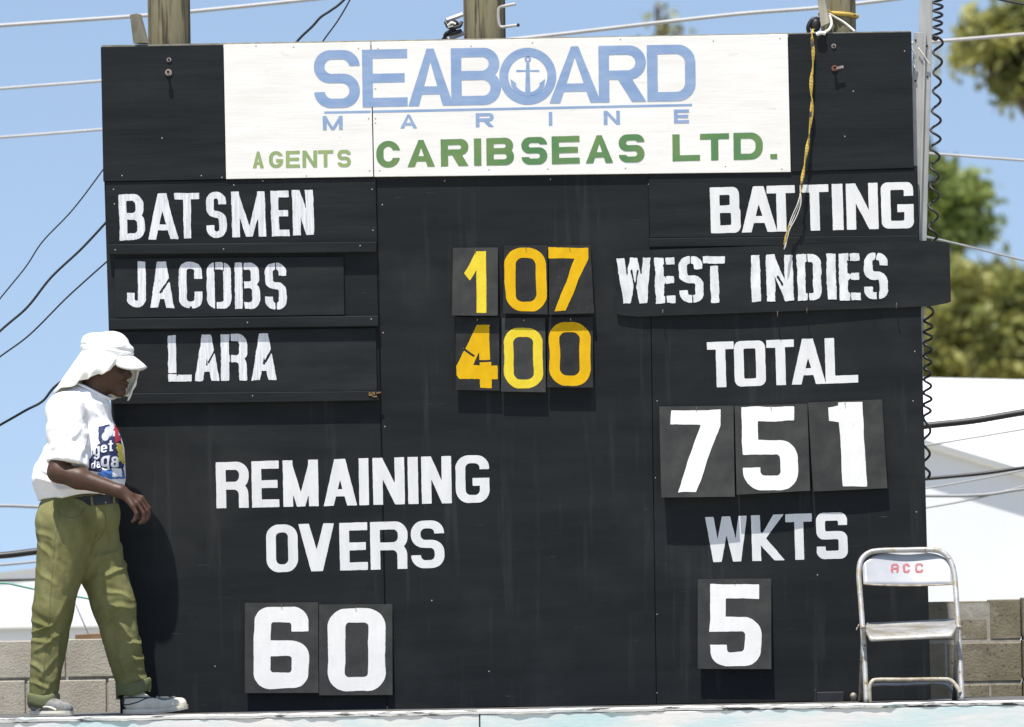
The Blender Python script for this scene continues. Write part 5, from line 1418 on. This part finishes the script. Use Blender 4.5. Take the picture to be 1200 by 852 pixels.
drape_tube(tbv, [(122, 598), (124, 610), (120, 626), (112, 636)], .0, .0026, M['cuff'], 'fly_seam', tr)
# ------------------------------------------------------------------ belt
bt = Field(*bounds(W(30, 612, -.26), W(155, 565, .26)), .0045)
bt.ell(W(93, 604, 0), (.190, .166, .144), .05); bt.cone(W(94, 560), W(93, 600), .171, .182, .03, sq=(1, .88, 1))
bt.cut(W(93, 583), (-.09, 0, 1)); bt.cut(W(93, 596), (.12, 0, -1))
belt = fmesh('belt', bt, M['belt'], man, 2)
bbv = BVHTree.FromPolygons([tuple(v.co + origin(belt)) for v in belt.data.vertices], [tuple(p.vertices) for p in belt.data.polygons])
for a in (107.5, 133.0):
    q = MB(); pp = [on_surface(bbv, a + .2 * k - .6, 582.5 + k * 1.7, .003) for k in range(8)]; pp = [p for p in pp if p]
    if len(pp) > 2: q.tube(pp, .006, 5); q.build('belt_loop', M['trousers'], tr)
pp = [on_surface(bbv, x, y, .005) for x, y in ((123, 589), (122.6, 592), (122.3, 596), (122, 599))]; pp = [p for p in pp if p]
if len(pp) > 1: MB().tube(pp, .0042, 6).build('buckle', M['buckle'], belt)
# ------------------------------------------------------------------ shirt
S_ = Field(*bounds(W(25, 600, -.44), W(165, 440, .40)), .0055)
S_.cone(W(98, 490), W(93.5, 560), .128, .192, .05, sq=(1, .92, 1)); S_.cone(W(93.5, 560), W(93, 605), .194, .186, .05, sq=(1, .86, 1))
S_.cone(W(76, 482, -.14), W(100, 478, .15), .088, .085, .06); S_.cone(W(96, 486), W(106, 466), .112, .080, .05)
S_.ell(W(118, 535, -.02), (.10, .15, .15), .06); S_.ell(W(62, 560, 0), (.085, .15, .085), .05)
S_.cut(W(93, 581), (.10, .0, -1))
sl, p = S_._win(S_.o, S_.o + S_.h * S_.n)
for s, a, b in ((-1, W(77, 482, -.155), W(80, 556, -.245)), (1, W(100, 482, .155), W(98, 556, .225))):
    Sl = Field(*bounds(W(25, 600, -.44), W(165, 440, .40)), .0055)
    Sl.cone(a, b, .088, .100, .02)
    Sl.cut((W(57, 551, s * .225) + W(105, 543, s * .225)) / 2, (-.17, s * .30, -1))
    hh = np.clip(.5 + .5 * (S_.F - Sl.F) / .022, 0, 1); S_.F = S_.F * (1 - hh) + Sl.F * hh - .022 * hh * (1 - hh)
S_.cone(W(104, 476), W(113, 440), .076, .074, .012, 's')
# open the sleeve ends and the hem so the cloth reads as cloth
S_.cone(W(74, 578, -.262), W(77, 560, -.250), .086, .072, .01, 's')
S_.cone(W(96, 578, .235), W(98, 560, .228), .086, .072, .01, 's')
SHC = [(98, 498, 108, 530, 3.2, 9), (94, 500, 82, 520, 3, 6), (60, 500, 92, 512, 3.4, 6), (56, 525, 84, 518, 3.2, 6), (88, 490, 70, 478, 4, 5), (62, 535, 95, 530, 3.0, 6), (100, 520, 92, 540, 3, 6),
       (46, 545, 62, 560, 3.2, 8), (44, 560, 70, 572, 3.2, 8), (50, 572, 95, 574, 2.6, 7), (72, 566, 110, 577, 3.0, 7), (100, 572, 140, 578, 3.0, 7), (105, 480, 122, 500, 3.4, 6), (110, 470, 132, 480, 3.2, 5), (112, 545, 140, 566, 3.2, 6),
       (104, 535, 120, 560, 3.2, 6), (48, 520, 58, 540, 3.5, 6)]
def shfold(V, N):
    x, y, z = V[:, 0], V[:, 1], V[:, 2]
    q = np.stack([x * 7 + z * 5, y * 6, z * 6 - x * 5], 1)
    a = vnoise(q, 21); a = 1 - np.abs(a) * 2
    b = vnoise(np.stack([x * 10 - z * 4, y * 9, z * 3.4 + x * 3], 1), 22)
    c = vnoise(np.stack([x * 22 - z * 9, y * 22, z * 12], 1), 23)
    low = np.clip((zk(480) - z) / .12, .25, 1)
    return low * (.006 * a + .007 * b + .0025 * c) + crease(V, N, SHC, 9, 3.5)
shirt = fmesh('shirt', S_, M['shirt'], man, 3, shfold)
sbv = BVHTree.FromPolygons([tuple(v.co + origin(shirt)) for v in shirt.data.vertices], [tuple(p.vertices) for p in shirt.data.polygons])
# collar rib
ring_ = []
for k in range(41):
    an = 2 * math.pi * k / 40
    c = W(109.5, 458.5); ring_.append(Vector(c) + Vector((.079 * math.cos(an), .074 * math.sin(an), -.036 * math.cos(an) + .004 * math.sin(2 * an))))
MB().tube(ring_, .0075, 8, cap=False).build('collar', M['shirt'], shirt, smooth=True)
# print on the chest: shapes laid on the cloth
def lay(fn, x0, y0, w, h, off, m, name='shirt_print', grid=1.4, tilt=0.0, mb=None):
    lp = trace(fn, w, h, .4, .03)
    if not lp: return mb
    V, F = fill(lp, fn, grid)
    pts = [on_surface(sbv, x0 + v.x, y0 + h - v.y + tilt * v.x, off) for v in V]
    ok = [p is not None for p in pts]
    md = [p for p in pts if p is not None]
    if not md: return mb
    F = [f for f in F if all(ok[i] for i in f) and max((pts[f[0]] - pts[f[1]]).length, (pts[f[1]] - pts[f[2]]).length, (pts[f[0]] - pts[f[2]]).length) < .06]
    q = mb or MB(); q.add([p if p is not None else md[0] for p in pts], F)
    if mb is None: return q.build(name, m, shirt)
    return q
def blob(*pts): return lambda X, Y: np.minimum.reduce([np.hypot((X - a) / (sx or 1), (Y - b) / (sy or 1)) * min(sx, sy) - min(sx, sy) for a, b, sx, sy in pts])
# frame origin (100, 485); y runs up in the shapes
HH = 80.0
Yv = lambda py: 565 - py
lay(lambda X, Y: np.minimum.reduce([g_poly((14, Yv(495)), (19, Yv(498)), (24, Yv(490)), (27, Yv(496)), (33, Yv(492)), (36, Yv(502)), (30, Yv(508)), (24, Yv(516)), (16, Yv(513)))(X, Y),
                                    g_poly((15, Yv(500)), (28, Yv(498)), (18, Yv(520)), (15, Yv(514)))(X, Y)]) + .5 * vnoise(np.stack([X, Y], -1) / 3, 3), 100, 485, 60, HH, .003, M['print_navy'])
lay(lambda X, Y: g_poly((3, Yv(541)), (12, Yv(524)), (30, Yv(512)), (41, Yv(511)), (46, Yv(560)), (30, Yv(557)), (4, Yv(551)))(X, Y) + 1.2 * vnoise(np.stack([X, Y], -1) / 4, 5), 100, 485, 60, HH, .003, M['print_navy'])
lay(lambda X, Y: g_poly((14, Yv(556)), (22, Yv(549)), (44, Yv(552)), (45, Yv(561)), (30, Yv(561)))(X, Y) + .7 * vnoise(np.stack([X, Y], -1) / 3, 6), 100, 485, 60, HH, .0045, M['print_blue'])
lay(blob((27, Yv(506), 5, 6), (23, Yv(512), 4, 5), (31, Yv(500), 3, 4)), 100, 485, 60, HH, .0045, M['print_grey'])
lay(lambda X, Y: g_poly((33, Yv(500)), (37, Yv(499)), (40, Yv(516)), (35, Yv(518)))(X, Y) + 1.6 * vnoise(np.stack([X, Y], -1) / 2.5, 8), 100, 485, 60, HH, .0055, M['print_red'])
lay(lambda X, Y: g_poly((35, Yv(521)), (41, Yv(520)), (46, Yv(543)), (38, Yv(541)))(X, Y) + 1.4 * vnoise(np.stack([X, Y], -1) / 2.5, 9), 100, 485, 60, HH, .0055, M['print_yellow'])
q = MB()
for ch_, x0, y0, w, h, t in (('g', 109.5, 524, 7.5, 15, 2.3), ('e', 118, 522, 7, 9, 2.3), ('t', 126, 517, 5.5, 12.5, 2.2), ('d', 107, 540, 4.4, 9, 1.5), ('a', 112.5, 541, 4.6, 8, 1.5), ('g', 118.5, 535, 9.5, 17.5, 3.0), ('a', 129, 535.5, 8.5, 12.5, 3.0)):
    lay(glyph(ch_, w, h, t, t * .85, min(w, h) * .45), x0, y0, w, h, .0065, None, mb=q, tilt=-.12)
q.build('shirt_lettering', M['print_white'], shirt)
lay(lambda X, Y: g_poly((30, Yv(548)), (41, Yv(549)), (42, Yv(559)), (31, Yv(558)))(X, Y) + .6 * vnoise(np.stack([X, Y], -1) / 2, 12), 100, 485, 60, HH, .0065, M['print_white'])
# ------------------------------------------------------------------ cap
cp = Field(*bounds(W(90, 430, -.16), W(165, 380, .16)), .004)
rc = Matrix.Rotation(R(9), 3, 'Y')
cp.ell(W(126, 414), (.104, .094, .096), .02, rot=rc); cp.cone(W(110, 404), W(140, 408), .055, .052, .05, sq=(1, 1.35, 1))
cp.cut(W(127, 416.5), (-.16, 0, -1)); 
def capfold(V, N):
    x, y, z = V[:, 0], V[:, 1], V[:, 2]
    a = vnoise(np.stack([x * 13, y * 13, z * 26], 1), 31); c = vnoise(np.stack([x * 30, y * 30, z * 50], 1), 33)
    zb = W(126, 409)[2] - .16 * (x - W(126, 0)[0])
    band = -.0045 * np.exp(-((z - zb) / .006) ** 2)
    return .008 * a + .004 * c + band
cap = fmesh('cap', cp, M['cap'], man, 2, capfold)
vs_ = []; fs_ = []; n, m_ = 26, 8
cc = W(127, 416.5)
for j in range(m_ + 1):
    v_ = j / m_
    for i in range(n + 1):
        a = (i / n * 2 - 1) * R(78)
        rin = np.array([.100 * math.cos(a), .095 * math.sin(a), 0]); 
        ext = .078 * math.cos(a * 1.05) ** .6 if abs(a) < R(85) else 0
        rr = rin + np.array([1, .25 * math.sin(a), 0]) * ext * v_
        z = -.16 * rr[0] + .020 - .50 * ext * v_ - 4.6 * rr[1] ** 2 * (.40 + .60 * v_) - .012 * v_ ** 2
        vs_.append(cc + np.array([rr[0], rr[1], z]))
fs_ = [(j * (n + 1) + i, j * (n + 1) + i + 1, (j + 1) * (n + 1) + i + 1, (j + 1) * (n + 1) + i) for j in range(m_) for i in range(n)]
br = obj('cap_brim', vs_, fs_, M['cap'], cap, smooth=True); so = br.modifiers.new('solidify', 'SOLIDIFY'); so.thickness = .006; so.offset = 0
# neck cloth hanging from under the cap
cols = [((142, 416, -.070), (141.5, 419, -.084), (139, 424, -.088)), ((132, 413.5, -.091), (131, 424, -.108), (127.5, 434, -.104)), ((120, 411.5, -.099), (117, 427, -.118), (113, 440.5, -.112)),
        ((109.5, 410, -.091), (103, 428, -.112), (98, 446, -.106)), ((102.5, 408.5, -.059), (91, 428, -.088), (80, 453, -.098)), ((100.5, 407.5, 0), (87, 425, -.02), (62, 461, -.03)),
        ((100, 406, .055), (91, 430, .07), (69, 462, .08)), ((110, 408, .096), (105, 432, .11), (98, 462, .12)), ((125, 411, .104), (124, 440, .118), (122, 468, .12)), ((139, 414, .090), (144, 442, .10), (143, 466, .10)),
        ((152, 420, .072), (159, 440, .075), (149, 462, .078)), ((157, 424, .060), (160.5, 440, .060), (147, 470, .066))]
n1 = 7; rows = [spline([W(*c[k]) for c in cols], n1) for k in range(3)]
nc = len(rows[0]); m_ = 16; vs_ = []
for j in range(m_ + 1):
    t = j / m_
    for i in range(nc):
        a, b_, c = rows[0][i], rows[1][i], rows[2][i]
        p_ = a * ((1 - t) * (1 - 2 * t)) + b_ * (4 * t * (1 - t)) + c * (t * (2 * t - 1))
        d = p_ - Vector(W(120, 430)); d.z = 0; d.normalize()
        s = i / nc * 40
        p_ = p_ + d * t * (.009 * math.sin(s * 1.7 + 1.2 * math.sin(s * .6)) + .014 * float(vnoise(np.array([[s * .7, t * 4, 0]]), 41)[0]))
        p_.z += .007 * t * t * float(vnoise(np.array([[s * .9, 9, 0]]), 44)[0])
        vs_.append(p_)
fs_ = [(j * nc + i, j * nc + i + 1, (j + 1) * nc + i + 1, (j + 1) * nc + i) for j in range(m_) for i in range(nc - 1)]
dr = obj('neck_cloth', vs_, fs_, M['drape'], man, smooth=True); so = dr.modifiers.new('solidify', 'SOLIDIFY'); so.thickness = .008; so.offset = 0
so = dr.modifiers.new('subdivision', 'SUBSURF'); so.levels = 1; so.render_levels = 1
# ------------------------------------------------------------------ shoes
def shoe(heel, d, L, upm, lift, label=None, bend=0):
    d = np.array(d, float); d /= np.linalg.norm(d); sd = np.array([-d[1], d[0], 0]); up = np.array([0, 0, 1.0])
    A = lambda f, s, u: heel + d * (f * L) + sd * s + up * (u + lift * max(0, f - .55) ** 1.4 * L * 2)
    lo = np.minimum(A(-.2, -.09, -.03), A(1.15, .09, .2)); hi = np.maximum(A(-.2, -.09, -.03), A(1.15, .09, .2)); ex = np.array([.08, .08, .05])
    F = Field(lo - ex, hi + ex, .004)
    F.cone(A(.14, 0, .052), A(.26, 0, .050), .040, .040, .03); F.cone(A(.26, 0, .050), A(.62, 0, .033), .036, .032, .03); F.cone(A(.62, 0, .036), A(.90, .006, .031), .038, .028, .03); F.cone(A(.58, .018, .030), A(.84, .02, .028), .030, .024, .02)
    F.cone(A(.12, 0, .070), A(.22, 0, .078), .036, .038, .02); F.cone(A(.16, 0, .13), A(.16, 0, .08), .036, .032, .01, 's')
    sl, p = F._win(F.o, F.o + F.h * F.n); f = ((p - heel) @ d) / L
    floor_ = heel[2] + .016 + lift * np.maximum(0, f - .55) ** 1.4 * L * 2
    F.F = np.maximum(F.F, (floor_ - p[..., 2]).astype(np.float32))
    o = fmesh('shoe', F, upm, man, 2)
    if label: o['label'] = label
    # sole: outline extruded along the bend
    vs_ = []; fs_ = []; n = 40; ns = 22
    prof = lambda f: (.036 + .010 * math.sin(max(0, f) * math.pi * 1.05) + (.007 if .5 < f < .95 else 0) * math.sin((f - .5) / .45 * math.pi)) * min(1, math.sqrt(max(0, 1 - ((f - .9) / .115) ** 2)) if f > .9 else 1, math.sqrt(max(0, 1 - ((.1 - f) / .11) ** 2)) if f < .1 else 1)
    for i in range(ns + 1):
        f = -.005 + 1.015 * i / ns; f = min(max(f, -.009), 1.014); w = max(prof(f), .004)
        for s, u in ((-1, .0), (-1.04, .010), (-1, .022), (1, .022), (1.04, .010), (1, .0)):
            vs_.append(A(f, s * w + .006 * f, u))
    for i in range(ns):
        for k in range(6): fs_.append((i * 6 + k, i * 6 + (k + 1) % 6, (i + 1) * 6 + (k + 1) % 6, (i + 1) * 6 + k))
    fs_ += [tuple(range(6))[::-1], tuple(ns * 6 + k for k in range(6))]
    obj('sole', vs_, fs_, M['shoe'], o)
    bv = BVHTree.FromPolygons([tuple(v.co + origin(o)) for v in o.data.vertices], [tuple(p.vertices) for p in o.data.polygons])
    return o, A, bv, sd, d
dn = np.array([.80, -.60, 0])
hn = W(38, 828, -.07); hn[2] = Z0 + .006
o1, A1, bv1, _, _ = shoe(hn, dn, .228, M['shoe_grey'], 0, 'grey and white shoe on the trailing foot')
dfar = np.array([.985, -.17, 0])
hf = W(145, 829, .05); hf[2] = Z0 + .004
o2, A2, bv2, sdf, df = shoe(hf, dfar, .300, M['shoe'], .10, 'cream white shoe with dark stripes on the leading foot')
def st_(bv, o, pts, r, m, name):
    pp = [on_surface(bv, a.x, a.y, .001) for a in spline([Vector((x, y, 0)) for x, y in pts], 5)]; pp = [p for p in pp if p]
    if len(pp) > 2: MB().tube(pp, r, 6).build(name, m, o, smooth=True)
st_(bv2, o2, [(147, 818), (156, 817.5), (168, 817.5), (176, 817.5), (183, 818)], .0035, M['shoe_dark'], 'stripe')
st_(bv2, o2, [(146, 826), (153, 825), (162, 822.5), (170, 819), (178, 817.5)], .003, M['shoe_dark'], 'stripe')
st_(bv2, o2, [(184, 817), (190, 819.5), (197, 819), (205, 817.5)], .0065, M['shoe_grey'], 'side_panel')
st_(bv2, o2, [(145.5, 818), (145, 823), (145.2, 829)], .006, M['shoe_dark'], 'heel_tab')
st_(bv2, o2, [(176, 807), (181, 813), (185, 820), (187, 824)], .0028, M['cord_white'], 'lace')
st_(bv2, o2, [(181, 808), (186, 814), (184, 818)], .0026, M['cord_white'], 'lace')
st_(bv1, o1, [(43, 833), (50, 829), (58, 829), (66, 832)], .0055, M['shoe'], 'stripe')
st_(bv1, o1, [(45, 824), (48, 831)], .005, M['shoe_dark'], 'stripe')
